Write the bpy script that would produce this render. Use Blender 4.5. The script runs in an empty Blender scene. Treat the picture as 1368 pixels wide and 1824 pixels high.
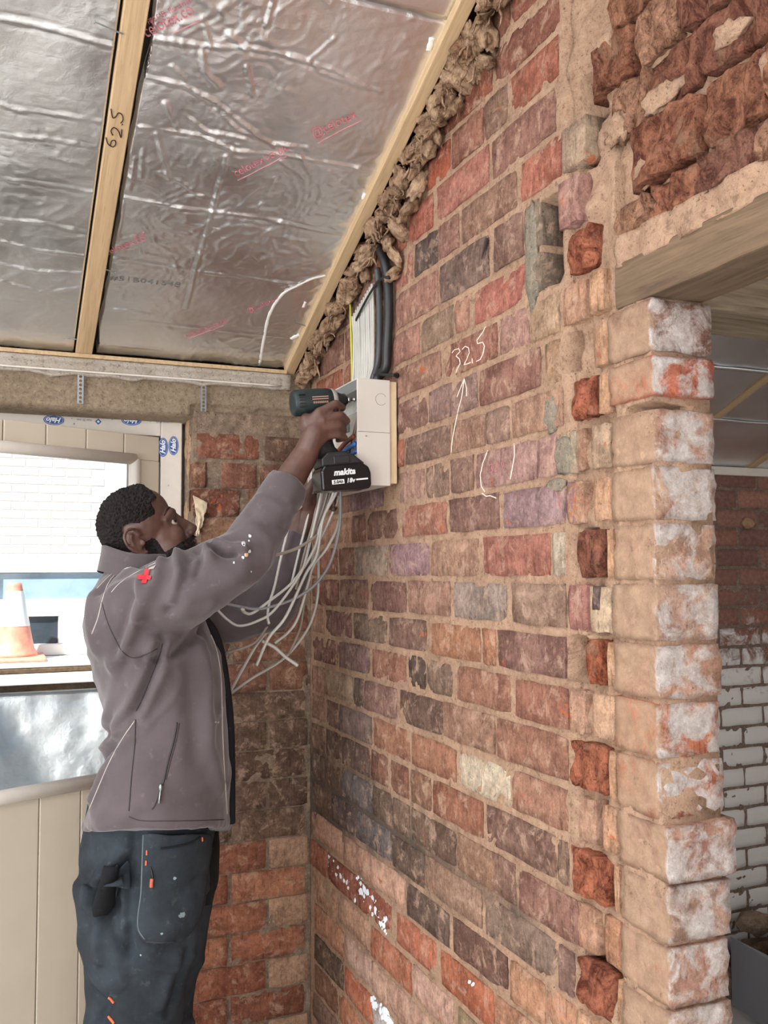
import bpy, bmesh, math, random
import numpy as np
from mathutils import Vector, Matrix, Euler, noise
from mathutils.bvhtree import BVHTree

random.seed(7)
SC = bpy.context.scene
COL = SC.collection

# ------------------------------------------------------------------ camera
# world: right brick wall is the plane x=0 (room at x<0), back wall y=0 (room at y<0), floor z=0
F_PX, YAW, PITCH, ROLL = 1660.0, .3962, .0621, -.0044
_F = Vector((math.sin(YAW)*math.cos(PITCH), math.cos(YAW)*math.cos(PITCH), math.sin(PITCH)))
_R = Vector((math.cos(YAW), -math.sin(YAW), 0))
_U = _R.cross(_F)
CR = math.cos(ROLL)*_R + math.sin(ROLL)*_U
CU_ = -math.sin(ROLL)*_R + math.cos(ROLL)*_U
CAM = Vector((-.859, -2.627, 1.60))
cam_d = bpy.data.cameras.new('camera')
cam_d.sensor_fit = 'VERTICAL'
cam_d.sensor_height = 24
cam_d.lens = 24*F_PX/1824
cam_d.clip_start = .05
cam = bpy.data.objects.new('camera', cam_d)
COL.objects.link(cam)
cam.matrix_world = Matrix(((CR.x, CU_.x, -_F.x, CAM.x), (CR.y, CU_.y, -_F.y, CAM.y), (CR.z, CU_.z, -_F.z, CAM.z), (0, 0, 0, 1)))
SC.camera = cam

def ray(px, py):
    return CR*((px-684)/F_PX) + CU_*((912-py)/F_PX) + _F
def at(px, py, d):          # photo point at depth d (metres along the view axis)
    return CAM + d*ray(px, py)
def onx(px, py, x=0.):
    r = ray(px, py); return CAM + r*((x-CAM.x)/r.x)
def ony(px, py, y=0.):
    r = ray(px, py); return CAM + r*((y-CAM.y)/r.y)

# ------------------------------------------------------------------ light
SC.view_settings.view_transform = 'Standard'
SC.view_settings.look = 'None'
SC.view_settings.gamma = 1
SC.view_settings.use_curve_mapping = False
SC.view_settings.exposure = -0.12
SC.cycles.use_denoising = True
SC.cycles.max_bounces = 8
SC.cycles.sample_clamp_indirect = 6
world = bpy.data.worlds.new('overcast_sky'); SC.world = world
world.use_nodes = True
wn = world.node_tree.nodes['Background']
wn.inputs[0].default_value = (.40, .64, 1, 1)
wn.inputs[1].default_value = 1.0

def area(name, loc, rot, sx, sy, power, col=(.96, .98, 1)):
    l = bpy.data.lights.new(name, 'AREA'); l.shape = 'RECTANGLE'; l.size = sx; l.size_y = sy
    l.energy = power; l.color = col
    o = bpy.data.objects.new(name, l); COL.objects.link(o); o.location = loc; o.rotation_euler = rot
    return o
# daylight through the big window opening behind the camera, the left-hand window and the next room's window, plus an added overhead fill
area('daylight_rear_window', (-1.5, -4.9, 1.7), (math.pi/2, 0, 0), 2.4, 1.7, 85)
area('daylight_left_window', (-3.15, -2.2, 1.6), (math.pi/2, 0, -math.pi/2), 2.0, 1.5, 115)
area('overhead_fill', (-1.9, -2.5, 3.05), (math.radians(-20), 0, 0), 1.3, 1.1, 90)  # unseen fill, added overhead to brighten the floor and the foil
area('daylight_next_room', (2.9, -2.6, 1.6), (math.pi/2, 0, math.pi/2), 1.6, 1.4, 17)
sun_d = bpy.data.lights.new('sun', 'SUN'); sun_d.energy = 13; sun_d.angle = .02; sun_d.color = (1, .95, .88)
sun = bpy.data.objects.new('sun', sun_d); COL.objects.link(sun)
sun.rotation_euler = (math.radians(42), 0, math.radians(-48))

# ------------------------------------------------------------------ helpers
def lin(h, k=1.0):
    h = h.lstrip('#')
    o = []
    for i in (0, 2, 4):
        c = int(h[i:i+2], 16)/255
        o.append((c/12.92 if c <= .04045 else ((c+.055)/1.055)**2.4)*k)
    return (*o, 1)

def obj(name, data, mat=None, parent=None):
    o = bpy.data.objects.new(name, data); COL.objects.link(o)
    if mat is not None and hasattr(data, 'materials'):
        data.materials.append(mat)
    if parent is not None: o.parent = parent
    return o

def mesh(name, bm, mat=None, parent=None, smooth=False):
    me = bpy.data.meshes.new(name); bm.to_mesh(me); bm.free()
    if smooth: me.polygons.foreach_set('use_smooth', [True]*len(me.polygons))
    return obj(name, me, mat, parent)

def pyd(name, v, f, mat=None, parent=None, smooth=False):
    me = bpy.data.meshes.new(name); me.from_pydata([tuple(p) for p in v], [], f); me.update()
    if smooth: me.polygons.foreach_set('use_smooth', [True]*len(me.polygons))
    return obj(name, me, mat, parent)

def empty(name, loc=(0, 0, 0), kind=None):
    o = bpy.data.objects.new(name, None); o.location = loc; o.empty_display_size = .05; COL.objects.link(o)
    if kind: o['kind'] = kind
    return o

def tag(o, label, cat=None, group=None, kind=None):
    o['label'] = label
    if cat: o['category'] = cat
    if group: o['group'] = group
    if kind: o['kind'] = kind
    return o

def box(bm, lo, hi, bev=0., M=None):
    r = bmesh.ops.create_cube(bm, size=1)
    s = Vector(hi)-Vector(lo); c = (Vector(hi)+Vector(lo))/2
    for v in r['verts']: v.co = Vector((v.co.x*s.x, v.co.y*s.y, v.co.z*s.z)) + c
    if bev:
        es = {e for v in r['verts'] for e in v.link_edges}
        rr = bmesh.ops.bevel(bm, geom=list(es), offset=bev, segments=2, profile=.5, affect='EDGES')
        vs = {v for f in rr['faces'] for v in f.verts} | {v for v in r['verts'] if v.is_valid}
    else: vs = r['verts']
    if M is not None:
        for v in vs: v.co = M @ v.co
    return list(vs)

def ell(bm, c, r, R=None, sub=3):
    q = bmesh.ops.create_icosphere(bm, subdivisions=sub, radius=1)
    for v in q['verts']:
        p = Vector((v.co.x*r[0], v.co.y*r[1], v.co.z*r[2]))
        v.co = (R @ p if R is not None else p) + Vector(c)
    return q['verts']

def spline(pts, n):
    pts = [Vector(p) for p in pts]
    if len(pts) < 3: return [pts[0].lerp(pts[-1], i/(n-1)) for i in range(n)]
    P = [2*pts[0]-pts[1]] + pts + [2*pts[-1]-pts[-2]]
    out = []; m = len(pts)-1
    for i in range(n):
        t = i/(n-1)*m; k = min(int(t), m-1); t -= k
        a, b, c, d = P[k:k+4]
        out.append(.5*((2*b)+(c-a)*t+(2*a-5*b+4*c-d)*t*t+(3*b-a-3*c+d)*t**3))
    return out

def spl1(vals, n):
    m = len(vals)-1
    return [vals[min(int(i/(n-1)*m), m-1)]*(1-(i/(n-1)*m-min(int(i/(n-1)*m), m-1))) + vals[min(int(i/(n-1)*m), m-1)+1]*(i/(n-1)*m-min(int(i/(n-1)*m), m-1)) for i in range(n)]

def tube(bm, pts, rad, n=0, seg=10, caps=True, flat=None, up=None):
    """swept tube; rad a number or list; flat = ratio of second radius"""
    rads = rad if isinstance(rad, (list, tuple)) else [rad]*len(pts)
    if n:
        rads = spl1(rads, n); pts = spline(pts, n)
    pts = [Vector(p) for p in pts]
    rings = []; u = None
    for i, p in enumerate(pts):
        t = (pts[min(i+1, len(pts)-1)]-pts[max(i-1, 0)])
        t = t.normalized() if t.length > 1e-9 else Vector((0, 0, 1))
        if u is None:
            a = Vector(up) if up is not None else (Vector((0, 0, 1)) if abs(t.z) < .9 else Vector((1, 0, 0)))
            u = (a - t*a.dot(t)).normalized()
        else:
            u = (u - t*u.dot(t)).normalized()
        w = t.cross(u); fl = flat or 1
        rings.append([bm.verts.new(p + rads[i]*(math.cos(2*math.pi*k/seg)*u*fl + math.sin(2*math.pi*k/seg)*w)) for k in range(seg)])
    for a, b in zip(rings, rings[1:]):
        for k in range(seg):
            bm.faces.new((a[k], a[(k+1) % seg], b[(k+1) % seg], b[k]))
    if caps:
        bm.faces.new(rings[0][::-1]); bm.faces.new(rings[-1])
    return rings

def limb(bm, pts, rads, n=24, seg=16, flat=None, up=None):
    tube(bm, pts, rads, n, seg, True, flat, up)
    ell(bm, pts[0], (rads[0],)*3, sub=2); ell(bm, pts[-1], (rads[-1],)*3, sub=2)

def loft(bm, secs, seg=32, e=2.0):
    """secs: (centre, axisA vector, axisB vector); superellipse exponent e"""
    rings = []
    for c, A, B in secs:
        ring = []
        for k in range(seg):
            a = 2*math.pi*k/seg; ca, sa = math.cos(a), math.sin(a)
            ring.append(bm.verts.new(Vector(c) + Vector(A)*math.copysign(abs(ca)**(2/e), ca) + Vector(B)*math.copysign(abs(sa)**(2/e), sa)))
        rings.append(ring)
    for a, b in zip(rings, rings[1:]):
        for k in range(seg): bm.faces.new((a[k], a[(k+1) % seg], b[(k+1) % seg], b[k]))
    bm.faces.new(rings[0][::-1]); bm.faces.new(rings[-1])
    bmesh.ops.recalc_face_normals(bm, faces=bm.faces[:])

def fuse(name, bm, voxel, it, mat, parent=None, fac=.5):
    """join overlapping closed shells into one continuous skin"""
    bmesh.ops.recalc_face_normals(bm, faces=bm.faces[:])
    me = bpy.data.meshes.new(name+'_src'); bm.to_mesh(me); bm.free()
    o = bpy.data.objects.new(name+'_src', me); COL.objects.link(o)
    m = o.modifiers.new('r', 'REMESH'); m.mode = 'VOXEL'; m.voxel_size = voxel
    s = o.modifiers.new('s', 'SMOOTH'); s.factor = fac; s.iterations = it
    dg = bpy.context.evaluated_depsgraph_get(); dg.update()
    new = bpy.data.meshes.new_from_object(o.evaluated_get(dg))
    new.name = name
    bpy.data.objects.remove(o); bpy.data.meshes.remove(me)
    new.materials.clear()
    new.polygons.foreach_set('use_smooth', [True]*len(new.polygons))
    return obj(name, new, mat, parent)

def curve_pts(name, pts, r, mat, parent=None, n=40, seg=8):
    bm = bmesh.new(); tube(bm, pts, r, n, seg)
    return mesh(name, bm, mat, parent, True)

# ------------------------------------------------------------------ materials
class NT:
    def __init__(s, name):
        s.m = bpy.data.materials.new(name); s.m.use_nodes = True
        s.t = s.m.node_tree; s.n = s.t.nodes; s.b = s.n['Principled BSDF']
    def new(s, typ, **kw):
        x = s.n.new(typ)
        for k, v in kw.items(): setattr(x, k, v)
        return x
    def link(s, a, b): s.t.links.new(a, b)
    def noise(s, vec, scale, detail=6, rough=.6, dist=0.):
        x = s.new('ShaderNodeTexNoise'); x.inputs['Scale'].default_value = scale
        x.inputs['Detail'].default_value = detail; x.inputs['Roughness'].default_value = rough
        x.inputs['Distortion'].default_value = dist
        s.link(vec, x.inputs['Vector']); return x.outputs['Fac']
    def ramp(s, fac, a, b, va=0., vb=1.):
        x = s.new('ShaderNodeMapRange'); x.inputs[1].default_value = a; x.inputs[2].default_value = b
        x.inputs[3].default_value = va; x.inputs[4].default_value = vb
        s.link(fac, x.inputs[0]); return x.outputs[0]
    def mix(s, fac, a, b, mode='MIX'):
        x = s.new('ShaderNodeMix', data_type='RGBA', blend_type=mode, clamp_factor=True)
        for sock, v in ((x.inputs[0], fac), (x.inputs[6], a), (x.inputs[7], b)):
            if isinstance(v, (int, float)): sock.default_value = v
            elif isinstance(v, tuple): sock.default_value = v
            else: s.link(v, sock)
        return x.outputs[2]
    def math(s, op, a, b=None):
        x = s.new('ShaderNodeMath', operation=op)
        for sock, v in ((x.inputs[0], a), (x.inputs[1], b)):
            if v is None: continue
            if isinstance(v, (int, float)): sock.default_value = v
            else: s.link(v, sock)
        return x.outputs[0]
    def mapping(s, vec, sc=(1, 1, 1), rot=(0, 0, 0)):
        x = s.new('ShaderNodeMapping'); x.inputs['Scale'].default_value = sc; x.inputs['Rotation'].default_value = rot
        s.link(vec, x.inputs[0]); return x.outputs[0]
    def bump(s, h, strength, dist=.01):
        x = s.new('ShaderNodeBump'); x.inputs['Strength'].default_value = strength; x.inputs['Distance'].default_value = dist
        s.link(h, x.inputs['Height'])
        prev = s.b.inputs['Normal'].links
        if prev: s.link(prev[0].from_socket, x.inputs['Normal'])
        s.link(x.outputs[0], s.b.inputs['Normal'])
    def pos(s): return s.new('ShaderNodeNewGeometry').outputs['Position']
    def objc(s): return s.new('ShaderNodeTexCoord').outputs['Object']
    def col(s, c): 
        if isinstance(c, tuple): s.b.inputs['Base Color'].default_value = c
        else: s.link(c, s.b.inputs['Base Color'])
    def set(s, **kw):
        for k, v in kw.items(): s.b.inputs[k.replace('_', ' ')].default_value = v
        return s

def plain(name, h, rough=.6, metal=0., var=.15, scale=30, k=1., bump=0., spec=.5):
    t = NT(name); c = lin(h, k)
    f = t.ramp(t.noise(t.objc(), scale), .3, .7)
    d = tuple(x*(1-var) for x in c[:3])+(1,); e = tuple(min(1, x*(1+var)) for x in c[:3])+(1,)
    t.col(t.mix(f, d, e)); t.set(Roughness=rough, Metallic=metal)
    t.b.inputs['Specular IOR Level'].default_value = spec
    if bump: t.bump(t.noise(t.objc(), scale*3), bump, .003)
    return t.m

BK = 1.30; MK = 1.10     # albedo factor for masonry colours read off the photo
def brick_mat(name, dust=.3, white=0., rough_red=False):
    t = NT(name); p = t.pos()
    oi = t.new('ShaderNodeObjectInfo')
    base = oi.outputs['Color']
    n1 = t.noise(p, 11, 6, .65); n2 = t.noise(p, 55, 8, .8); n3 = t.noise(p, 26, 8, .75, .5); n4 = t.noise(p, 210, 5, .75)
    streak = t.noise(t.mapping(p, (130, 130, 17)), 1.0, 6, .75)
    c = t.mix(t.ramp(n1, .36, .66), t.mix(1., base, (.58, .54, .53, 1), 'MULTIPLY'), t.mix(1., base, (1.12, 1.12, 1.1, 1), 'MULTIPLY'))
    c = t.mix(t.ramp(n2, .50, .70, 0, .8), c, t.mix(1., base, (1.55, 1.5, 1.45, 1), 'MULTIPLY'))
    c = t.mix(t.ramp(n2, .48, .34, 0, .7), c, t.mix(1., base, (.36, .33, .33, 1), 'MULTIPLY'))
    c = t.mix(t.ramp(streak, .54, .66, 0, .75), c, t.mix(1., base, (.30, .27, .27, 1), 'MULTIPLY'))
    # orange chips where the skin has spalled
    c = t.mix(t.ramp(t.noise(p, 17, 6, .65, .8), .655, .675, 0, .85), c, t.mix(n2, lin('8a4226', BK), lin('c4704a', BK)))
    # lime and mortar dust smeared across
    c = t.mix(t.ramp(n3, .52, .64, 0, dust), c, lin('bc9c86', BK))
    # pits
    c = t.mix(t.ramp(n4, .60, .68, 0, .85), c, (.028, .018, .015, 1))
    if white:
        wv = t.ramp(t.noise(p, 20, 6, .7, .5), .5-white*.2, .62-white*.2, 0, 1)
        g = t.new('ShaderNodeNewGeometry'); sx = t.new('ShaderNodeSeparateXYZ'); t.link(g.outputs['Normal'], sx.inputs[0])
        face = t.ramp(sx.outputs[1], -.65, -.4, 1, 0)           # old limewash is only on the end (reveal) face
        side = t.ramp(sx.outputs[0], -.65, -.4, 1, 0)           # tan plaster dust clings to the room face
        c = t.mix(t.math('MULTIPLY', side, t.ramp(t.noise(p, 18, 7, .7), .34, .5, .25, .92)), c, t.mix(t.ramp(t.noise(p, 35, 6, .7), .35, .65), lin('9c7e68', MK), lin('b8987e', MK)))
        c = t.mix(t.math('MULTIPLY', wv, face), c, t.mix(t.ramp(n2, .35, .65), lin('a8968e', 1.1), lin('dcd2cc', 1.1)))
    t.col(c); t.set(Roughness=.95); t.b.inputs['Specular IOR Level'].default_value = .15
    t.bump(n3, .7, .010); t.bump(n2, .9, .006); t.bump(n4, .8, .003)
    return t.m
M_BRICK = brick_mat('old_brick', .6)
M_PIER = brick_mat('dusty_pier_brick', .5, .35)
def hack_mat():
    t = NT('hacked_red_brick'); p = t.pos(); oi = t.new('ShaderNodeObjectInfo'); base = oi.outputs['Color']
    n1 = t.noise(t.mapping(p, (34, 34, 26)), 1, 9, .8, .6); n2 = t.noise(p, 120, 7, .8)
    c = t.mix(t.ramp(n1, .40, .60), t.mix(1., base, (.30, .22, .2, 1), 'MULTIPLY'), t.mix(1., base, (1.3, 1.25, 1.15, 1), 'MULTIPLY'))
    c = t.mix(t.ramp(n2, .54, .64, 0, .85), c, (.035, .014, .01, 1))
    c = t.mix(t.ramp(t.noise(p, 16, 6, .7), .58, .68, 0, .65), c, lin('a8866e', 1.0))
    t.col(c); t.set(Roughness=.95); t.b.inputs['Specular IOR Level'].default_value = .15
    t.bump(n1, 1., .022); t.bump(n2, 1., .006); return t.m
M_HACK = hack_mat()
def mortar_mat(name, a, b, dark=.5, soot=False):
    t = NT(name); p = t.pos()
    n1 = t.noise(p, 9, 6, .65); n2 = t.noise(p, 70, 8, .75); n3 = t.noise(p, 220, 4, .7)
    c = t.mix(t.ramp(n1, .35, .65), lin(a, MK), lin(b, MK))
    c = t.mix(t.ramp(n2, .5, .72, 0, .6), c, lin('ccb093', MK)); c = t.mix(t.ramp(n2, .46, .34, 0, .65), c, lin('6e5644', MK))
    c = t.mix(t.ramp(t.noise(p, 14, 6, .7, .6), .60, .70, 0, dark), c, lin('5a4a40', 1))
    if soot:                      # old fire soot left on the joints low down by the corner
        sx = t.new('ShaderNodeSeparateXYZ'); t.link(p, sx.inputs[0])
        zb = t.math('ABSOLUTE', t.math('ADD', sx.outputs[2], -.99)); m = t.math('ADD', t.math('MULTIPLY', zb, 1.9), t.math('MULTIPLY', sx.outputs[1], -.22))
        c = t.mix(t.ramp(t.math('ADD', m, t.math('MULTIPLY', n1, .5)), .42, .62, .8, 0), c, lin('4c4744'))
    c = t.mix(t.ramp(n3, .60, .68, 0, .8), c, lin('3c2e26', 1))
    t.col(c); t.set(Roughness=.97); t.b.inputs['Specular IOR Level'].default_value = .1
    t.bump(n2, 1., .010); t.bump(n3, .8, .003); return t.m
M_MORTAR = mortar_mat('lime_mortar', 'a4846e', 'c09c82', .5, True)
M_DMORTAR = mortar_mat('sooty_mortar', '76665a', 'a08a76', .8)
M_CONC = mortar_mat('concrete_lintel', 'a08f7a', '8d7d69', .35)
M_CEMENT = mortar_mat('grey_cement', '968c7c', '7f776a', .2)
M_DUSTM = mortar_mat('pale_pier_mortar', 'b89474', 'c8a888', .3)

def wood_mat(name, a, b, axis_scale, rough=.7, knots=True):
    t = NT(name); o = t.objc()
    w = t.noise(t.mapping(o, axis_scale), 1., 8, .6, .6)
    c = t.mix(t.ramp(w, .3, .7), lin(a), lin(b))
    f = t.noise(t.mapping(o, tuple(s*4 for s in axis_scale)), 1., 4, .6)
    c = t.mix(t.ramp(f, .55, .75, 0, .45), c, lin(a, .45))
    if knots:
        c = t.mix(t.ramp(t.noise(o, 9, 2, .5), .72, .76, 0, .8), c, lin('5f3d22'))
    t.col(c); t.set(Roughness=rough); t.bump(w, .3, .003); return t.m
M_PINE = wood_mat('pine_batten', 'a88c6a', 'c8ac86', (60, 3, 60))
M_BEAM = wood_mat('old_grey_timber', '463626', '705a44', (70, 4, 70), .9)
M_PLY = wood_mat('plywood', 'b8a07c', 'd0ba98', (30, 30, 4), .8, False)
def foil_mat():
    t = NT('aluminium_foil_facing'); p = t.pos()
    n = t.noise(p, 40, 6, .6, .6)
    t.col(t.mix(t.ramp(t.noise(p, 3, 3), .3, .7), (.82, .84, .86, 1), (.90, .93, .96, 1)))
    t.set(Metallic=1.); 
    t.link(t.ramp(t.noise(p, 6, 5), .3, .7, .28, .42), t.b.inputs['Roughness'])
    t.bump(n, .25, .004); t.bump(t.noise(t.mapping(p, (60, 220, 60)), 1, 3), .12, .002)
    return t.m
M_FOIL = foil_mat()
M_WPVC = plain('white_pvc', 'd2cac0', .35, var=.04)
M_CREAM = plain('cream_door_paint', 'c4b8a6', .45, var=.05, scale=6)
M_STEEL = plain('galvanised_steel', '9aa0a2', .4, .9, .2)
M_BLACK = plain('black_plastic', '1b1b1d', .45, var=.25)
M_RUBBER = plain('black_rubber', '121213', .7, var=.2)
M_GREY = plain('grey_cable_sheath', 'b4b1aa', .5, var=.12, scale=12)
M_DGREY = plain('dark_grey_cable_sheath', '7c7c7c', .5, var=.12, scale=12)
M_TAN = plain('buff_cable_sheath', '93857a', .5, var=.12, scale=12)
M_WHITE = plain('white_powder_coat', 'c2bab2', .45, var=.03, scale=4)
M_BLUE = plain('blue_insulation', '2f62a8', .45)
M_BROWN = plain('brown_insulation', '7a3a22', .5)
M_YG = plain('earth_yellow', 'b8b432', .5)
M_COPPER = plain('copper', 'b0713f', .35, 1.)
M_REDINK = plain('red_print', 'c0747c', .5, var=.3, scale=60)
M_GREYINK = plain('grey_print', '6d6a6a', .5, var=.3, scale=60)
M_PENCIL = plain('black_marker', '2a2420', .8)
M_CHALK = plain('chalk', 'd8c8ba', .95, var=.2, scale=200)
M_BLUEINK = plain('blue_film_print', '2c5596', .5, var=.1)
M_FILMTXT = plain('white_film_print', 'e8e8ea', .5, var=.03)
# ------------------------------------------------------------------ room shell
def struct(name, bm, mat, smooth=False, parent=None):
    o = mesh(name, bm, mat, parent, smooth)
    if parent is None: o['kind'] = 'structure'
    return o
M_FLOOR = plain('dusty_concrete_floor', 'd8d4ce', .8, var=.1, scale=4, bump=.3)
M_PLASTER = plain('grey_plaster', 'b0a8a0', .9, var=.08, scale=3)
SL, Z0 = .42, 2.183                 # ceiling plane: z = Z0 - SL*y
bm = bmesh.new(); box(bm, (-3.4, -5.3, -.12), (3.2, .5, 0)); struct('floor', bm, M_FLOOR)
bm = bmesh.new(); box(bm, (-3.4, -5.2, 0), (-3.2, .35, 4.6)); struct('wall_left', bm, M_PLASTER)
bm = bmesh.new(); box(bm, (-3.4, -5.3, 0), (3.2, -5.1, 4.8)); struct('wall_rear', bm, M_PLASTER)
bm = bmesh.new(); box(bm, (3.0, -5.2, 0), (3.2, .5, 4.6)); struct('wall_next_room', bm, M_PLASTER)

ROWS = '''
-13:48,235,7d5a48 246,474,b97a5f 483,674,c8b8b0 682,869,a8745c
-12:48,281,4b443c 289,484,b96a4e 488,612,ccc6c4 620,805,b48a76 812,1046,a8745c
-11:48,284,b07f68 292,474,c0a092 483,580,b99684 587,820,bb9684 827,993,a8806c 998,1149,965f4a
-10:48,236,b48c75 245,469,be967f 478,711,af6c52 721,913,b99687 936,1081,82735a 1086,1224,a06a50 1231,1351,a5735c
-9:7,157,9b5f4c 162,382,824338 388,602,8c4a3c 631,838,a5604a 861,1080,a0583e 1086,1227,a5785f 1231,1349,9b6e5a
-8:20,280,b9917d 289,469,b48c78 476,681,b9927e 691,899,504641 917,1132,5a413c 1141,1255,aa7d62 1258,1356,a57860
-7:19,181,57493f 192,364,3c3c42 372,603,55585c 609,784,443c38 791,1040,82695a 1050,1292,73645a 1297,1343,6e5652
-6:19,134,5a4c44 146,255,46382f 274,485,5c5c60 492,610,4e443c 617,707,64554a 716,932,4b3f37 940,1092,826452 1061,1163,6e554c 1175,1357,78554e
-5:19,134,6e584c 146,262,50453f 271,471,5a4d48 480,586,735044 603,700,7a5446 714,818,82604e 829,1047,8c5a48 1060,1294,69514a 1299,1330,6e5c50
-4:19,134,8c7060 146,242,786258 251,483,736462 494,709,916450 723,937,8c5f4b 946,1149,b9af9b 1154,1330,916958
-3:24,129,967362 141,356,968270 364,429,46423f 437,641,785c58 657,877,50413c 880,1096,8c6c5c 1103,1335,8c6252
-2:24,241,694b46 252,470,735c5c 487,693,916455 706,797,2d2d30 801,923,64554b 945,1154,8c6252 1174,1338,87584b 1340,1385,a5826e
-1:24,129,917362 141,344,6e504e 357,582,695c52 597,801,69524b 826,1042,966950 1050,1101,9b6950 1112,1335,735550
0:24,78,7d5a50 88,248,734b46 264,462,785c52 484,695,6e4e4b 709,917,917062 931,1143,877d76 1164,1337,826c5f 1340,1392,8c5f5a
1:21,85,96705f 85,245,82554b 253,363,6a4c42 370,590,96897d 597,817,8c7078 827,1040,967664 1058,1293,965f55 1299,1335,b4aa98
2:34,128,8c6656 135,346,a57d69 353,444,7a5a50 458,666,7d5f55 676,901,966455 917,1122,6e524e 1139,1338,826c73 1340,1371,8c696e
3:60,327,8a6a5c 338,564,7d666c 661,797,96786e 804,912,735f55 924,1024,785f55 1034,1256,967673 1261,1318,a5827d 1320,1370,968c78
4:592,688,8a4e40 695,926,6e5a52 933,1070,8c6e5f 1074,1161,82695f 1172,1336,967664
5:601,812,735550 821,1039,78625f 1053,1270,734e48 1283,1331,96785f
6:628,884,8c695c 899,1121,82554b 1131,1234,96736c 1238,1330,a0876e
7:629,776,966c62 787,942,7d6c5c 946,1011,966c5c 1033,1229,a5645a 1231,1281,6e675c
8:642,872,91695f 883,1093,5f524e 1114,1218,6e554e 1222,1280,6e675c
9:631,744,965f55 753,873,37373a 877,972,7d5a52 983,1201,7d5f52 1215,1342,a05f50 1345,1387,968273
10:722,851,9b5548 872,1099,965f55 1110,1328,7d5850
11:821,935,964632 945,1078,825548 1081,1169,735a4e 1183,1339,8c4e3e
12:906,1114,783c2d 1124,1343,6e3e34
13:997,1183,6e4234 1190,1346,824b3c
14:1116,1239,6e4234 1244,1348,784638
'''
BEDS = {-15: .248, -14: .332, -13: .415, -12: .499, -11: .582, -10: .666, -9: .749, -8: .833, -7: .916, -6: 1.0, -5: 1.084, -4: 1.167, -3: 1.249, -2: 1.334, -1: 1.415, 0: 1.496, 1: 1.581, 2: 1.667, 3: 1.748, 4: 1.831, 5: 1.907, 6: 1.991, 7: 2.071, 8: 2.153, 9: 2.249, 10: 2.335, 11: 2.423, 12: 2.509, 13: 2.594, 14: 2.68, 15: 2.765, 16: 2.851, 17: 2.937, 18: 3.02}
for k in range(-16, -19, -1): BEDS[k] = BEDS[-15] - .0835*(-15-k)
BEDS[-18] = 0.0

# ---- brick meshes: a dozen shared shapes, front face at local y=0, body behind it
def brick_mesh(name, nx, nz, amp, edge, seed, mat, deep=1.0, tilt=0):
    rnd = random.Random(seed); off = Vector((seed*7.3, seed*3.1, seed*1.7))
    V = []; Fc = []
    for j in range(nz+1):
        for i in range(nx+1):
            u = i/nx-.5; w = j/nz-.5
            border = i in (0, nx) or j in (0, nz)
            corner = i in (0, nx) and j in (0, nz)
            y = amp*noise.noise(Vector((u*4, w*2, 0))+off)*2 + amp*.6*noise.noise(Vector((u*11, w*5, 4))+off)
            x = u; z = w
            if border:
                y += edge*(1.6 if corner else 1.0)*(.6+.8*rnd.random())
                if i in (0, nx): x -= math.copysign((.007 if not corner else .014)*rnd.random()*(1+amp*4), u)
                if j in (0, nz): z -= math.copysign((.03 if not corner else .06)*rnd.random()*(1+amp*4), w)
            else:
                x += .01*(rnd.random()-.5); z += .03*(rnd.random()-.5)
            V.append((x, y + tilt*u, z))
    n = len(V)
    idx = lambda i, j: j*(nx+1)+i
    for j in range(nz):
        for i in range(nx): Fc.append((idx(i, j), idx(i+1, j), idx(i+1, j+1), idx(i, j+1)))
    loop = [idx(i, 0) for i in range(nx)] + [idx(nx, j) for j in range(nz)] + [idx(i, nz) for i in range(nx, 0, -1)] + [idx(0, j) for j in range(nz, 0, -1)]
    base = n
    for k in loop: V.append((V[k][0], deep, V[k][2]))
    m = len(loop)
    for k in range(m):
        a, b = loop[k], loop[(k+1) % m]
        Fc.append((b, a, base+k, base+(k+1) % m))
    Fc.append(tuple(base+k for k in range(m))[::1])
    me = bpy.data.meshes.new(name); me.from_pydata(V, [], Fc); me.update()
    bmx = bmesh.new(); bmx.from_mesh(me); bmesh.ops.recalc_face_normals(bmx, faces=bmx.faces[:]); bmx.to_mesh(me); bmx.free()
    me.polygons.foreach_set('use_smooth', [True]*len(me.polygons))
    me.materials.append(mat); return me
BV = [brick_mesh('brick_shape', 6, 3, .03, .03, s, M_BRICK) for s in range(1, 11)]
HV = [brick_mesh('hacked_brick_shape', 10, 6, .15, .08, s, M_HACK) for s in range(20, 28)]

def dup_brick(me, parent, loc, rotz, scale, hexcol, k=BK, name='brick'):
    o = bpy.data.objects.new(name, me); COL.objects.link(o)
    o.parent = parent; o.location = loc; o.rotation_euler = (0, 0, rotz); o.scale = scale
    c = lin(hexcol, k); j = 1.06 + (random.random()-.5)*.14; q = lin('a8846e', k); w = .20
    c = [a*(1-w)+b*w for a, b in zip(c, q)]
    o.color = (c[0]*j, c[1]*j, c[2]*j, 1)
    return o

def grid_wall(us, zs, front, back):
    """closed slab: front(u,z)->depth, returned as (u,depth,z) verts and faces"""
    nu, nz = len(us), len(zs); V = []; Fc = []
    for z in zs:
        for u in us: V.append((u, front(u, z), z))
    for j in range(nz-1):
        for i in range(nu-1):
            a = j*nu+i; Fc.append((a, a+1, a+nu+1, a+nu))
    loop = [i for i in range(nu-1)] + [j*nu+nu-1 for j in range(nz-1)] + [(nz-1)*nu+i for i in range(nu-1, 0, -1)] + [j*nu for j in range(nz-1, 0, -1)]
    b = len(V)
    for k in loop: V.append((V[k][0], back, V[k][2]))
    m = len(loop)
    for k in range(m): Fc.append((loop[(k+1) % m], loop[k], b+k, b+(k+1) % m))
    Fc.append(tuple(b+k for k in range(m)))
    return V, Fc
def frange(a, b, st):
    n = max(1, int(round((b-a)/st))); return [a+(b-a)*i/n for i in range(n+1)]

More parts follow.
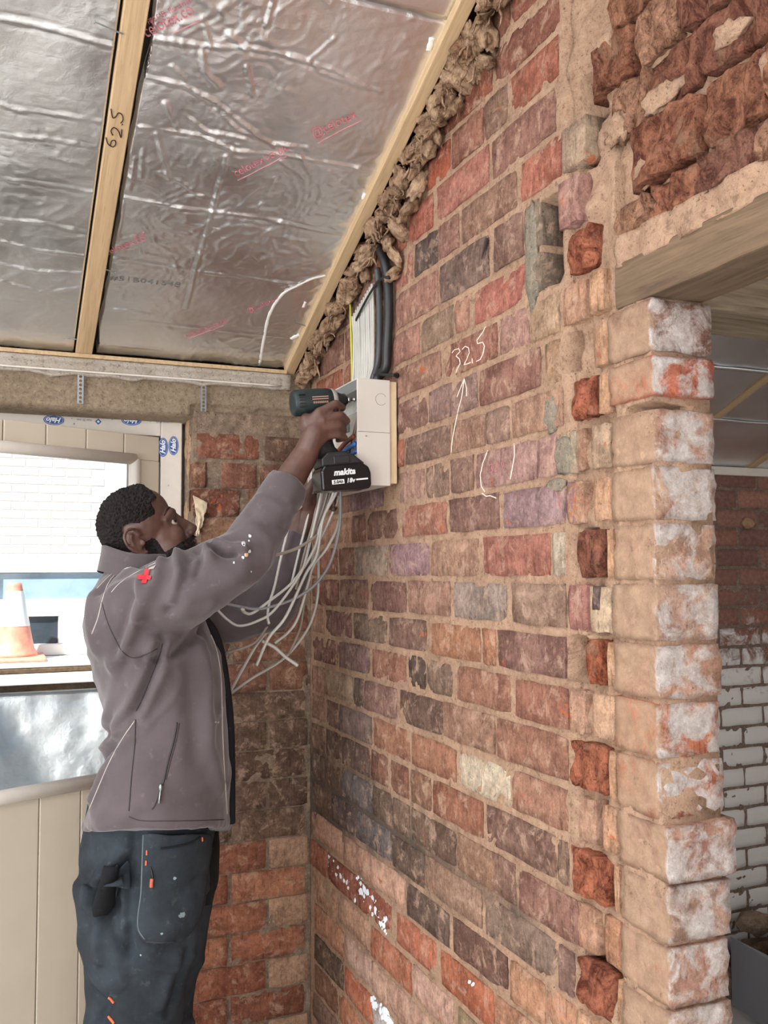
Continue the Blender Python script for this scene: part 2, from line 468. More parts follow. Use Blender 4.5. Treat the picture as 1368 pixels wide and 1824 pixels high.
# cavities left where the old cross wall was toothed in: s0, s1, z0, z1, depth
VOIDS = [(1.284, 1.338, 2.085, 2.225, .17), (1.345, 1.388, 1.425, 1.49, .14), (1.345, 1.37, 1.925, 1.985, .10), (1.375, 1.41, 1.60, 1.66, .06),
         (1.40, 1.425, 1.26, 1.32, .03), (1.395, 1.412, 1.505, 1.57, .08), (1.385, 1.42, .95, 1.035, .12), (1.37, 1.385, .99, 1.05, .03), (1.40, 1.42, 1.195, 1.24, .03), (1.39, 1.44, 2.32, 2.40, .03), (1.38, 1.42, 2.25, 2.33, .035)]
def mort(u, z, base=.0038, amp=.002, big=.0022, v=True):
    p = Vector((u, 0, z))
    d = base + amp*noise.noise(p*42) + big*noise.noise(p*9+Vector((5, 1, 2))) + .0015*noise.noise(p*110)
    if v:
        for a, b, c, e, q in VOIDS:
            if a-.02 < u < b+.02 and c-.02 < z < e+.02:
                t = min(u-a, b-u, z-c, e-z)+.0015*noise.noise(p*60)
                d += q*min(1, max(0, t/.005+.6))
    return d

V = []; Fc = []
def add_slab(us, zs, front, back):
    v, f = grid_wall(us, zs, front, back); o = len(V)
    V.extend((y, -u, z) for u, y, z in v); Fc.extend(tuple(o+i for i in q) for q in f)
# the flat wall from the corner to the toothing, the stub pier, and the wall over the timber lintel
mflat = lambda u, z: mort(u, z) + min(1, max(0, (u-1.352)/.012))*(.012 + .02*noise.noise(Vector((u*20, 3, z*20))))
add_slab(frange(-.0, 1.36, .0085), frange(0, 3.0, .0085), mflat, .20)
add_slab(frange(1.36, 1.475, .0082), frange(0, 3.0, .0085), lambda u, z: min(.098, mflat(u, z)), .105)
add_slab(frange(1.475, 1.5635, .006), frange(0, 1.99, .006), lambda u, z: mort(u, z, .002, .003, .003, False) + (.06 if u > 1.50 and 1.824 < z < 1.840 else 0), .104)
add_slab(frange(1.475, 2.7, .011), frange(2.064, 3.35, .011), lambda u, z: mort(u, z, .022, .008, .008, False) + .008*noise.noise(Vector((u*24, 9, z*24))), .105)
wall_r = pyd('wall_right', V, Fc, M_MORTAR, None, True)
wall_r['kind'] = 'structure'
bmx = bmesh.new(); bmx.from_mesh(wall_r.data); bmesh.ops.recalc_face_normals(bmx, faces=bmx.faces[:]); bmx.to_mesh(wall_r.data); bmx.free()
RZ = -math.pi/2
def rbrick(s0, s1, z0, z1, hexc, me=None, out=0., d=.06, k=BK):
    me = me or random.choice(BV)
    fl = random.choice((1, -1))
    dup_brick(me, wall_r, (-out + random.uniform(-.0015, .0015), -(s0+s1)/2, (z0+z1)/2 + random.uniform(-.0015, .0015)), RZ, ((s1-s0)*fl if False else (s1-s0), d, z1-z0), hexc, k)
PAL = ['82554b', '735550', '8c6252', '69514a', '916450', '786258', '8c4e3e', '7d5a50']
for line in ROWS.strip().splitlines():
    r, data = line.split(':'); r = int(r)
    z0, z1 = BEDS[r]+.0055, BEDS[r+1]-.0055
    items = [q.split(',') for q in data.split()]
    items = [(int(a)/1000, int(b)/1000, h) for a, b, h in items]
    s = items[0][0]
    while s > .1:                               # courses that run on behind the fuse box and the wool
        w = random.choice((.215, .215, .105)); a = max(.02, s-.01-w); rbrick(a, s-.01, z0, z1, random.choice(PAL)); s = a
    for a, b, h in items: rbrick(a, b, z0, z1, h)
for r in list(range(-18, -13)) + [15, 16, 17]:
    z0, z1 = BEDS[r]+.0055, BEDS[r+1]-.0055; s = .03 + (r % 2)*.11
    while s < 1.3:
        w = .215; rbrick(s, min(s+w, 1.345), z0, z1, random.choice(PAL)); s += w+.01
# toothing: chopped red bricks in alternate courses, dusty closers between
RED = ['9a5640', '8c3f2c', '96462f', '7e3a2c']
def hack(s0, s1, z0, z1, c, out=0, d=.045, k=BK): rbrick(s0, s1, z0, z1, c, random.choice(HV), out, d, k)
for r, a, b, c in ((6.5, 0, 0, 0),):
    pass
TO = {7: (1.357, 1.428, 'a05a44'), 4: (1.362, 1.425, '9a5642'), 2: None, 1: (1.375, 1.436, '76463a'), -1: (1.391, 1.432, 'a85c42'), -3: (1.346, 1.436, '9c5a44'), -5: (1.338, 1.438, '9a5640'), -7: (1.352, 1.44, '90503e'), -9: (1.36, 1.44, '9a5640'), -11: (1.355, 1.44, '9a5640'), -13: (1.355, 1.44, '9a5640')}
for r, q in TO.items():
    if q: hack(q[0], q[1], BEDS[r]+.006, BEDS[r+1]-.004, q[2], .002)
for r in range(-18, 7):
    z0, z1 = BEDS[r]+.007, BEDS[r+1]-.006
    if r not in TO or TO[r] is None:
        c = {0: 'b9a48c', 6: 'b08a6c', 5: 'b48c70', 3: 'a08a74'}.get(r, random.choice(['b48c70', 'a87a5e', 'b8957a']))
        s0 = 1.415 + random.uniform(-.012, .01)
        if r not in (-1, 5, 0): rbrick(1.343, s0-.014-random.uniform(0, .02), z0, z1, random.choice(['a07a64', 'b08a70', '8c6252', 'a5826e']), None, random.uniform(-.008, .001), .05)
        rbrick(s0, 1.458, z0, z1, c, None, random.uniform(-.006, .002), .05)
    elif TO[r] and TO[r][1] < 1.45: rbrick(TO[r][1]+.007, 1.46, z0, z1, 'b08a6c', None, random.uniform(-.008, 0), .05)
rbrick(1.415, 1.432, BEDS[0]+.04, BEDS[1]-.008, '3c3c40', None, .003, .05)
rbrick(1.341, 1.40, 2.158, 2.240, '96706a', None, .006, .05)
rbrick(1.345, 1.415, 2.256, 2.33, '8a7a68', None, .0, .05)

# half-broken bricks at the back of the cavities, near-black to paint in the shade
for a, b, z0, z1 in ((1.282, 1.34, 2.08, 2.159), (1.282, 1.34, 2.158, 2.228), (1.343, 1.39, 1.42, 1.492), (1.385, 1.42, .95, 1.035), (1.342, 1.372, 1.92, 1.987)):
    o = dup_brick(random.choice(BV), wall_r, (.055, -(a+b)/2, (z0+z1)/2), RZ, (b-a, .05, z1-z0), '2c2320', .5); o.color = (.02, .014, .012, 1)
# pier: whole headers seen on two faces
def pier_mesh(seed):
    rnd = random.Random(seed); bm = bmesh.new()
    bmesh.ops.create_grid(bm, x_segments=1, y_segments=1, size=.5)
    bm.clear()
    q = bmesh.ops.create_cube(bm, size=1)
    bmesh.ops.subdivide_edges(bm, edges=bm.edges[:], cuts=6, use_grid_fill=True)
    off = Vector((seed*3.3, seed*1.9, 0))
    for v in bm.verts:
        p = v.co.copy(); on = sum(abs(abs(c)-.5) < 1e-4 for c in p)
        n = Vector((noise.noise(p*3+off), noise.noise(p*3+off+Vector((9, 0, 0))), noise.noise(p*3+off+Vector((0, 9, 0)))))
        v.co = p*(1-.014*(on-1)) + n*.03 + n.zxy*0 + Vector([noise.noise(p*9+off+Vector((k*7, 0, 0))) for k in range(3)])*.028 + Vector((rnd.uniform(-1, 1), rnd.uniform(-1, 1), rnd.uniform(-1, 1)))*.006
    me = bpy.data.meshes.new('pier_brick_shape'); bm.to_mesh(me); bm.free()
    me.polygons.foreach_set('use_smooth', [True]*len(me.polygons)); me.materials.append(M_PIER); return me
PV = [pier_mesh(s) for s in range(8)]
PCOL = {5: '8a665a', 4: 'b0604c', 3: 'b88c7a', 2: 'b89480', 1: 'b89480', 0: 'b09080', -1: 'b48a76', -2: 'b86a4c', -3: 'b46e54', -4: 'b08474', -5: 'b49484', -6: 'b28878', -7: 'b09080'}
for r in range(-18, 6):
    z0, z1 = BEDS[r]+.0025, BEDS[r+1]-.003
    if r == 5: z1 = 1.987
    if r == 4: z0 += .012
    e = {5: .004, 4: .012, 3: .0, 2: -.002, 1: -.002, 0: .004, -1: .0, -2: .0, -3: -.004, -4: .02, -5: .014, -6: .012, -7: .012, -8: .03}.get(r, random.uniform(0, .015))
    xr = .107 + {5: .0, 4: -.002, -1: .006, -4: .012, -7: .0, -8: .016}.get(r, random.uniform(-.004, .006))
    s0, s1 = 1.465, 1.566 + e*.6
    x0 = random.uniform(-.004, .001)
    dup_brick(PV[r % 8], wall_r, ((x0+xr)/2, -(s0+s1)/2, (z0+z1)/2), 0, (xr-x0, s1-s0, z1-z0), PCOL.get(r, random.choice(['b48a76', 'b09080', 'b46e54'])), 1.15)

# hacked-off brickwork above the timber lintel: chopped halves, headers and bats, all proud and uneven
random.seed(21)
for r in range(7, 18):
    z0, z1 = BEDS[r]+.006, BEDS[r+1]-.004
    s = 1.42 + (.05 if r % 2 else 0) + random.uniform(0, .02)
    while s < 2.1:
        w = random.choice((.10, .112, .15, .085))
        if s > 1.47 or r > 8:
            c = random.choice(['94604c', '805044', 'a07058', '785048', '8a5a48', 'a8806a'])
            hack(s-.002, s+w-.006, max(z0-.003, 2.095) if s > 1.47 else z0, z1+.003, c, random.uniform(-.010, .004), .06, 1.15)
        s += w
# crumbly mortar bed on the back of the lintel
random.seed(5)
def lump(bm, c, r, seed, amp=.35, sub=2):
    q = bmesh.ops.create_icosphere(bm, subdivisions=sub, radius=1)
    for v in q['verts']:
        n = 1 + amp*noise.noise(v.co*1.7+Vector((seed*5.1, seed, 0))) + amp*.5*noise.noise(v.co*4+Vector((seed, 0, 7)))
        v.co = Vector((v.co.x*r[0]*n, v.co.y*r[1]*n, v.co.z*r[2]*n)) + Vector(c)
bm = bmesh.new()
box(bm, (-.006, -2.7, 2.050), (.09, -1.495, 2.098))
bmesh.ops.subdivide_edges(bm, edges=[e for e in bm.edges if abs(e.verts[0].co.y-e.verts[1].co.y) > .3], cuts=120)
bmesh.ops.subdivide_edges(bm, edges=[e for e in bm.edges if abs(e.verts[0].co.z-e.verts[1].co.z) > .03], cuts=5)
for v in bm.verts:
    p = v.co; c = abs(noise.noise(Vector((p.y*13, p.z*13, 2))))
    v.co += Vector((noise.noise(p*16)*.008+noise.noise(p*45)*.004+.008*max(0, 1-c*9), 0, noise.noise(Vector((p.y*12, 0, 5)))*.010))
for q in range(14):
    lump(bm, (.010, -random.uniform(1.48, 2.0), random.uniform(2.14, 2.75)), (.012, random.uniform(.02, .04), random.uniform(.012, .025)), q+.3, .7, 3)
o = mesh('mortar_rubble', bm, M_MORTAR, wall_r, True); o['kind'] = 'stuff'
bm = bmesh.new()
for q, (s, z, a, b) in enumerate(((1.245, 2.15, .02, .10), (1.335, 1.787, .032, .032), (1.31, 1.74, .03, .012), (1.25, 2.09, .02, .02), (1.30, 1.86, .022, .03))):
    lump(bm, (.003, -s, z), (.006, a, b), q+11, .34, 3)
mesh('cement_patch', bm, M_CEMENT, wall_r, True)
# ---- back wall (y=0): the part right of the doorway, and the concrete lintel over the door
HX = -.347                                  # right-hand edge of the door opening
V = []; Fc = []
def back_slab(us, zs, front, back):
    v, f = grid_wall(us, zs, front, back); o = len(V)
    V.extend((u, y, z) for u, y, z in v); Fc.extend(tuple(o+i for i in q) for q in f)
back_slab(frange(HX+.004, .05, .009), frange(0, 2.055, .009), lambda u, z: mort(u, z, .005, .006, .006, False), .24)
wall_b = pyd('wall_back', V, Fc, M_DMORTAR, None, True); wall_b['kind'] = 'structure'
V = []; Fc = []
back_slab(frange(-3.2, -1.36, .2), frange(0, 2.055, .2), lambda u, z: 0, .24)
pyd('wall_back_left', V, Fc, M_PLASTER)['kind'] = 'structure'
bmx = bmesh.new(); bmx.from_mesh(wall_b.data); bmesh.ops.recalc_face_normals(bmx, faces=bmx.faces[:]); bmx.to_mesh(wall_b.data); bmx.free()
V = []; Fc = []
def lfront(u, z):
    d = .003*noise.noise(Vector((u*12, 0, z*12))) + .0015*noise.noise(Vector((u*60, 0, z*60)))
    lo = 2.04 + (.03+.012*noise.noise(Vector((u*16, 4, 0))) if u > -.35 else 0)
    return .002 + d + (.012 if z < lo else 0)
back_slab(frange(-3.2, .04, .012), frange(2.036, 2.19, .008), lfront, .24)
lin_o = pyd('concrete_lintel', V, Fc, M_CONC, wall_b, True)
def bbrick(x0, x1, z0, z1, c, k=BK, out=0, me=None):
    dup_brick(me or random.choice(BV), wall_b, ((x0+x1)/2, -out+random.uniform(-.002, .001), (z0+z1)/2), 0, (x1-x0, .06, z1-z0), c, k)
random.seed(3)
BB = {5: [(-.335, -.155, '7d4a3a'), (-.135, -.01, '4b3c34')], 4: [(-.344, -.305, '76503e'), (-.262, -.16, '6e463a'), (-.15, -.02, '64443a')],
      3: [(-.344, -.21, '5f3028'), (-.185, -.09, '6a4436'), (-.08, 0, '5a4036')], 2: [(-.32, -.16, '82624e'), (-.15, -.01, '6a4c3e')],
      1: [(-.344, -.14, 'a86e4a'), (-.13, 0, '6e4a3c')]}
for r in range(-18, 6):
    z0, z1 = BEDS[r]+.004+.008*(r == 5), BEDS[r+1]+.002
    if r in BB: its = BB[r]
    else:
        zc = (z0+z1)/2; its = []
        if zc < .87: pal = ['8a5640', '824a36', '925a44', '7a4634', 'a06a50']
        elif zc < 1.26: pal = ['453832', '3c302a', '50423a', '54463c']
        else: pal = ['6e4a3e', '644238', '5a4036', '74503e']
        x = HX+.004 if r % 2 else HX+.004-.11
        while x < -.03:
            w = .215; a, b = max(x, HX+.004), min(x+w, -.004)
            if b-a > .03: its.append((a, b, random.choice(pal)))
            x += w+.01
        if zc < .80 and r % 2: its[-1] = (*its[-1][:2], 'a5866e')
    for a, b, c in its: bbrick(a, b, z0, z1, c)
# old mortar smears on the reveal corner, and a torn flap of building paper
bm = bmesh.new()
for q in range(16):
    lump(bm, (HX+.004, .06+random.uniform(-.02, .06), random.uniform(1.5, 2.03)), (.004, .02, .03), q+3, .5, 3)
mesh('mortar_smears', bm, M_DUSTM, wall_b, True)['kind'] = 'stuff'
bm = bmesh.new()
g = []
for a in range(15):
    v = a/14; w = .034*(1-v)**1.3+.007; x0 = -.346+.010*math.sin(v*2.2); g.append([])
    for b in range(8):
        u = b/7; p = Vector((x0+u*w, -.010, 1.812-.115*v-.02*u*(1-v)))
        p.y -= .007*noise.noise(Vector((u*3, v*7, 1)))+.009*abs(noise.noise(Vector((u*6, v*5, 4)))); p.x += .004*noise.noise(Vector((u*5, v*9, 8))); g[-1].append(bm.verts.new(p))
for a in range(14):
    for b in range(7): bm.faces.new((g[a][b], g[a][b+1], g[a+1][b+1], g[a+1][b]))
bmesh.ops.recalc_face_normals(bm, faces=bm.faces[:]); bmesh.ops.solidify(bm, geom=bm.faces[:], thickness=.0015)
tag(mesh('torn_membrane', bm, plain('torn_cream_membrane', 'cdb99c', .8, var=.2, scale=80), None, True), 'torn cream scrap of membrane stuck to the brick edge beside the door frame', 'membrane scrap')
# ------------------------------------------------------------------ ceiling: foil-faced boards between battens
ceil = empty('ceiling', (0, 0, 0), 'structure')
NL = math.hypot(1, SL); CN = Vector((0, -SL/NL, -1/NL))          # room-side normal of the slope
def cpt(x, t, off=0):            # x along the eaves, t = horizontal run from the back wall, off = drop below the slope plane
    return Vector((x, -t, Z0+SL*t)) + CN*off
def cray(px, py):                # a mark seen in the photo -> its place (x, t) on the slope
    r = ray(px, py); k = (Z0-CAM.z-SL*CAM.y)/(r.z+SL*r.y); p = CAM+k*r
    return p.x, -p.y
_z = 700/1368
CREASES = [([(0,80),(200,120),(400,180)],.005,.008),([(0,375),(70,400),(220,415),(365,440)],.0035,.007),([(0,480),(130,495),(340,525)],.003,.006),([(0,635),(150,655),(330,685)],.0035,.006),
 ([(0,780),(150,790),(310,825)],.004,.007),([(0,855),(130,885),(300,905)],.004,.007),([(0,935),(130,960),(290,965)],.004,.007),([(0,990),(140,1030),(280,1015)],.004,.007),([(0,1050),(130,1070),(270,1065)],.003,.006),([(0,545),(170,560),(340,600)],.002,.006),
 ([(430,705),(620,740),(900,775),(1200,835)],.005,.007),([(370,910),(650,955),(900,990),(1050,1005)],.004,.007),([(490,460),(700,495),(820,540),(1000,560),(1300,610)],.005,.007),([(510,290),(640,320),(760,385),(930,510),(960,530)],.005,.008),
 ([(500,150),(720,180),(860,185),(1000,210),(1150,260),(1330,340)],.004,.007),([(790,560),(740,760),(680,960),(650,1090)],.0045,.007),([(705,80),(735,180)],.005,.008),([(705,190),(715,270),(770,325)],.006,.008),([(860,250),(880,350)],.005,.007),
 ([(575,380),(620,470)],.005,.007),([(545,480),(590,640)],.005,.008),([(960,0),(930,110)],.005,.007),([(360,1095),(450,1095),(520,1110)],.003,.006),([(450,1130),(850,1175),(1000,1190)],.0025,.006),([(380,1215),(560,1235)],.003,.006),
 ([(1170,150),(1080,230),(1010,215)],.004,.008),([(1080,230),(1120,270),(1290,330)],.004,.007),([(600,250),(640,290),(660,330)],.004,.008),([(640,420),(720,480),(860,500)],.004,.007),([(960,520),(1090,540)],.004,.007),([(980,580),(1060,640)],.004,.006),([(1040,540),(1080,620)],.004,.007),([(1150,610),(1200,660)],.003,.006),
 ([(900,750),(930,700),(960,640)],.003,.006),([(750,740),(640,660),(560,620)],.003,.006),([(420,620),(560,700)],.003,.006),([(760,400),(830,470),(960,520),(1080,530)],.004,.007),([(800,140),(860,190)],.005,.009),([(470,570),(450,680)],.004,.008),([(430,720),(410,860)],.003,.007),([(500,540),(490,640)],.003,.007)]
CRP = [([Vector((*cray(x*_z, y*_z), 0)) for x, y in pts], a, s) for pts, a, s in CREASES]
def foil_height(X, T):           # drop of the foil (numpy arrays)
    H = np.zeros_like(X)
    WOB = np.array([noise.noise(Vector((x*22, t*22, 31))) for x, t in zip(X.ravel(), T.ravel())]).reshape(X.shape)
    for pts, a, s in CRP:
        D = np.full(X.shape, 9.)
        for p, q in zip(pts, pts[1:]):
            d = q-p; L2 = d.x*d.x+d.y*d.y
            k = np.clip(((X-p.x)*d.x+(T-p.y)*d.y)/L2, 0, 1)
            D = np.minimum(D, np.hypot(X-p.x-k*d.x, T-p.y-k*d.y))
        D = np.abs(D + .004*WOB)
        s *= .5; a *= .62
        wob = 1
        H += a*np.exp(-(D/s)**2) - .35*a*np.exp(-((D-2*s)/s)**2)
    flat = H.ravel(); xs = X.ravel(); ts = T.ravel()
    for i in range(len(flat)):
        x, t = xs[i], ts[i]
        n1 = noise.noise(Vector((x*9, t*9, 0))); n2 = noise.noise(Vector((x*26+3*n1, t*15+2*n1, 5))); n3 = noise.noise(Vector((x*60, t*60, 9)))
        rough = 1.0 if x > -.63 else .55
        m = .5+noise.noise(Vector((x*3, t*3, 8)))
        n4 = noise.noise(Vector((x*17+4*n1, t*30, 15)))
        flat[i] += .004*n1 + rough*(.0030*max(0, 1-abs(n2)*6)**2*max(0, m) + .0024*max(0, 1-abs(n4)*6)**2*max(.15, m) + .0007*n3)
    return H
def board(name, x0, x1, t0, t1, st=.006, sag=0., edge=.014, seed=0):
    xs = np.array(frange(x0, x1, st)); ts = np.array(frange(t0, t1, st))
    X, T = np.meshgrid(xs, ts); H = foil_height(X, T)
    V = []; nx = len(xs); Fc = []
    for j, t in enumerate(ts):
        for i, x in enumerate(xs):
            xx = x
            if i == 0: xx = x + .006*noise.noise(Vector((t*14, seed, 0)))+.012*max(0, noise.noise(Vector((t*5, seed, 3))))
            V.append(cpt(xx, t, -edge + float(H[j, i]) + sag))
    for j in range(len(ts)-1):
        for i in range(nx-1): Fc.append((j*nx+i, j*nx+i+1, (j+1)*nx+i+1, (j+1)*nx+i))
    m = len(ts)
    loop = list(range(nx-1)) + [j*nx+nx-1 for j in range(m-1)] + [(m-1)*nx+i for i in range(nx-1, 0, -1)] + [j*nx for j in range(m-1, 0, -1)]
    b = len(V); up = -CN*.04
    for k in loop: V.append(V[k]+up)
    L = len(loop)
    for k in range(L): Fc.append((loop[(k+1) % L], loop[k], b+k, b+(k+1) % L))
    Fc.append(tuple(b+k for k in range(L)))
    o = pyd(name, V, Fc, M_FOIL, ceil, True)
    return o
def fh(x, t): return float(foil_height(np.array([[x]]), np.array([[t]]))[0, 0])
bd_mid = board('insulation_board', -.612, -.075, .002, 1.078, .0042, 0, .016, 1)
bd_left = board('insulation_board', -1.20, -.672, .002, 1.40, .005, 0, .012, 2)
board('insulation_board', -.612, -.075, 1.086, 2.3, .012, 0, .016, 3)
board('insulation_board', -1.20, -.672, 1.406, 2.6, .03, 0, .012, 4)
board('insulation_board', -3.2, -1.24, .012, 2.6, .08, 0, .012, 5)
board('insulation_board', -3.2, -.075, 2.62, 5.2, .12, 0, .016, 6)
# rafters and roof deck above (dark, seen only through the gaps)
bm = bmesh.new()
M4 = Matrix(((1, 0, 0, 0), (0, -1/NL, CN.y, 0), (0, SL/NL, CN.z, Z0), (0, 0, 0, 1)))
box(bm, (-3.4, -.3, -.20), (3.2, 5.9, -.062), 0, M4)
mesh('roof_deck', bm, plain('dark_roof_timber', '3a3028', .9), ceil)
def batten(x, w, th, t1, off=0):
    bm = bmesh.new(); box(bm, (-w/2, 0, -th), (w/2, t1, 0), .002)
    for v in bm.verts: v.co.x += .002*noise.noise(Vector((0, v.co.y*3, x*9)))
    o = mesh('batten', bm, M_PINE, ceil)
    o.matrix_world = Matrix.Translation(cpt(x, .0, off)) @ Matrix(((1, 0, 0, 0), (0, -1/NL, CN.y, 0), (0, SL/NL, CN.z, 0), (0, 0, 0, 1)))
    return o
bt2 = batten(-.645, .043, .024, 5.2)
bt1 = batten(-.0625, .03, .035, 5.2, .004)
batten(-1.22, .043, .024, 5.2); batten(-1.80, .043, .024, 5.2); batten(-2.38, .043, .024, 5.2)
# nails standing out of the battens
def nail(parent, p, d, L=.05):
    bm = bmesh.new(); p = Vector(p); d = Vector(d).normalized()
    tube(bm, [p, p+d*L], .0016, 2, 6); tube(bm, [p+d*L, p+d*(L+.0015)], .004, 2, 8)
    o = mesh('nail', bm, M_STEEL, parent); o.matrix_parent_inverse = parent.matrix_world.inverted(); return o
bpy.context.view_layer.update()
nail(bt2, cpt(-.662, .935, .002), (-1, -.15, .15), .05)
nail(bt2, cpt(-.625, .335, -.002), (1, .1, -.15), .022)
nail(bt1, cpt(-.078, .205, -.006), (-1, -.1, .2), .03)
nail(bt2, cpt(-.668, .06, -.008), (-1, 0, .1), .03)
# marker writing 62.5 on the batten
def strokes(name, lines, r, mat, parent, push):
    bm = bmesh.new()
    for ln in lines:
        tube(bm, [Vector(p)+Vector(push) for p in ln], r, max(6, 4*len(ln)), 5)
    o = mesh(name, bm, mat, parent)
    o.matrix_parent_inverse = parent.matrix_world.inverted(); return o
def ceil_poly(px, off): return [cpt(*cray(x, y), off) for x, y in px]
z1 = lambda pts: [(x*_z, y*_z) for x, y in pts]
D6 = [(368,478),(376,500),(392,510),(402,502),(400,488),(388,490),(384,506)]
D2 = [(392,470),(386,455),(396,443),(412,455),(421,478),(424,450)]
DD = [(424,434),(427,431)]
D5 = [(386,378),(392,408),(404,404),(412,392),(424,398),(428,416),(420,428)]; D5b = [(386,378),(424,385)]
strokes('pencil_number', [ceil_poly(z1(d), .001) for d in (D6, D2, DD, D5)], .0011, M_PENCIL, bt2, (0, 0, 0))

# printed lettering on the foil
def foil_text(txt, a, b, size, mat, parent=bd_mid, edge=.016):
    c = bpy.data.curves.new('print', 'FONT'); c.body = txt; c.size = 1; c.resolution_u = 3
    o = bpy.data.objects.new('print', c); COL.objects.link(o)
    dg = bpy.context.evaluated_depsgraph_get(); dg.update()
    me = bpy.data.meshes.new_from_object(o.evaluated_get(dg)); bpy.data.objects.remove(o)
    bm = bmesh.new(); bm.from_mesh(me); bmesh.ops.triangulate(bm, faces=bm.faces[:])
    bmesh.ops.subdivide_edges(bm, edges=[e for e in bm.edges if e.calc_length() > .25], cuts=2)
    w = max(v.co.x for v in bm.verts)
    A = Vector((*cray(*a), 0)); B = Vector((*cray(*b), 0)); d = (B-A)/w
    up = Vector((cray(a[0], a[1]-20)[0]-A.x, cray(a[0], a[1]-20)[1]-A.y, 0)); dn = d.normalized(); up = (up-dn*up.dot(dn)).normalized()*size
    uv = [A + d*v.co.x + up*v.co.y for v in bm.verts]
    H = foil_height(np.array([[p.x for p in uv]]), np.array([[p.y for p in uv]]))[0]
    for v, p, h in zip(bm.verts, uv, H): v.co = cpt(p.x, p.y, -edge + float(h) + .0012)
    return mesh('foil_print', bm, mat, parent)
Z = lambda x, y: (x*_z, y*_z)
foil_text('celotex.co', Z(512,150), Z(678,68), .034, M_REDINK)
foil_text('FIRE SAFE  Plasma Free', Z(520,105), Z(668,28), .014, M_REDINK)
foil_text('celotex.co.uk', Z(824,630), Z(1008,540), .03, M_REDINK)
foil_text('@celotex', Z(1096,500), Z(1248,428), .034, M_REDINK)
foil_text('celotex.co', Z(372,905), Z(512,852), .028, M_REDINK)
foil_text('BE SAFE', Z(470,850), Z(510,832), .014, M_REDINK)
foil_text('#51B041548', Z(382,990), Z(628,1016), .022, M_GREYINK)
foil_text('celotex.co.uk', Z(652,1190), Z(795,1135), .024, M_REDINK)
foil_text('@celotex', Z(868,1105), Z(978,1058), .024, M_REDINK)
for a, b in ((Z(600,135), Z(700,90)), (Z(830,645), Z(1000,560)), (Z(1110,515), Z(1262,440)), (Z(655,1196), Z(780,1150))):
    p = [cray(a[0]+(b[0]-a[0])*i/8, a[1]+(b[1]-a[1])*i/8) for i in range(9)]
    bm = bmesh.new(); tube(bm, [cpt(x, t, -.016+fh(x, t)+.0008) for x, t in p], .0006, 0, 4); mesh('foil_print', bm, M_REDINK, bd_mid)
# smears of white sealant across the foil near the eaves
M_SEAL = plain('white_sealant', 'e9e6e0', .6, var=.06)
def seal(px, r):
    p = [cray(*q) for q in px]; n = len(p); P = spline([cpt(x, t, -.016+fh(x, t)+.001) for x, t in p], 26)
    bm = bmesh.new(); tube(bm, P, [r*(.7+.5*abs(noise.noise(q*60))) for q in P], 0, 8, True, .25, CN); mesh('sealant_smear', bm, M_SEAL, bd_mid, True)
seal([Z(905,1285), Z(920,1200), Z(940,1110), Z(985,1040), Z(1040,1005)], .0052)
seal([Z(1040,1005), Z(1085,985), Z(1135,975)], .004)
seal([Z(1015,1195), Z(1045,1180)], .007)
seal([Z(1058,1085), Z(1065,1068)], .004)
seal([Z(1268,710), Z(1275,690)], .006)
seal([(766, 100), (772, 78)], .007)

# ------------------------------------------------------------------ mineral wool stuffed between the batten and the bricks
random.seed(11)
def wool_mat():
    t = NT('mineral_wool'); p = t.pos()
    n1 = t.noise(p, 22, 8, .75, 1.2); n2 = t.noise(t.mapping(p, (160, 160, 60)), 1, 5, .7, .8)
    c = t.mix(t.ramp(n1, .35, .65), lin('664430'), lin('d2b192'))
    c = t.mix(t.ramp(n2, .55, .75, 0, .6), c, lin('342014'))
    t.col(c); t.set(Roughness=1.); t.b.inputs['Specular IOR Level'].default_value = .02
    t.bump(n1, 1., .012); t.bump(n2, .8, .004); return t.m
M_WOOL = wool_mat()
bm = bmesh.new()
def wlump(c, r, seed):
    q = bmesh.ops.create_icosphere(bm, subdivisions=3, radius=1)
    rot = Euler((random.uniform(-1, 1), random.uniform(-1, 1), random.uniform(-1, 1))).to_matrix()
    o = Vector((seed*3.7, seed*1.3, 0))
    for v in q['verts']:
        d = v.co.copy()
        n = 1 + .5*noise.noise(d*1.5+o) + .34*noise.noise(Vector((d.x*7, d.y*2.5, d.z*2.5))+o) + .16*noise.noise(d*9+o)
        v.co = rot @ Vector((d.x*r[0]*n, d.y*r[1]*n, d.z*r[2]*n)) + Vector(c)
t = .02; q = 0
while t < 1.75:
    zz = Z0+SL*t
    for lay in range(2):
        wlump((-.024+random.uniform(-.014, .008), -t-random.uniform(-.014, .014), zz-random.uniform(.0, .03)-.012*lay), (random.uniform(.010, .020), random.uniform(.014, .034), random.uniform(.012, .03)), q); q += 1
    t += random.uniform(.026, .042)
for px, py, r in ((560, 655, .024), (545, 640, .018), (572, 625, .016), (590, 588, .026), (612, 540, .022), (632, 510, .022), (650, 490, .02), (690, 430, .03), (703, 455, .028), (712, 410, .034), (700, 490, .022), (725, 375, .03), (745, 330, .032), (735, 365, .03), (760, 270, .03), (772, 235, .03), (780, 215, .03), (835, 110, .04), (822, 150, .035), (868, 60, .03), (850, 85, .035), (862, 110, .03), (812, 190, .03)):
    p = onx(px, py, -.016); wlump(p, (.012, r*.55, r*1.1), q); q += 1
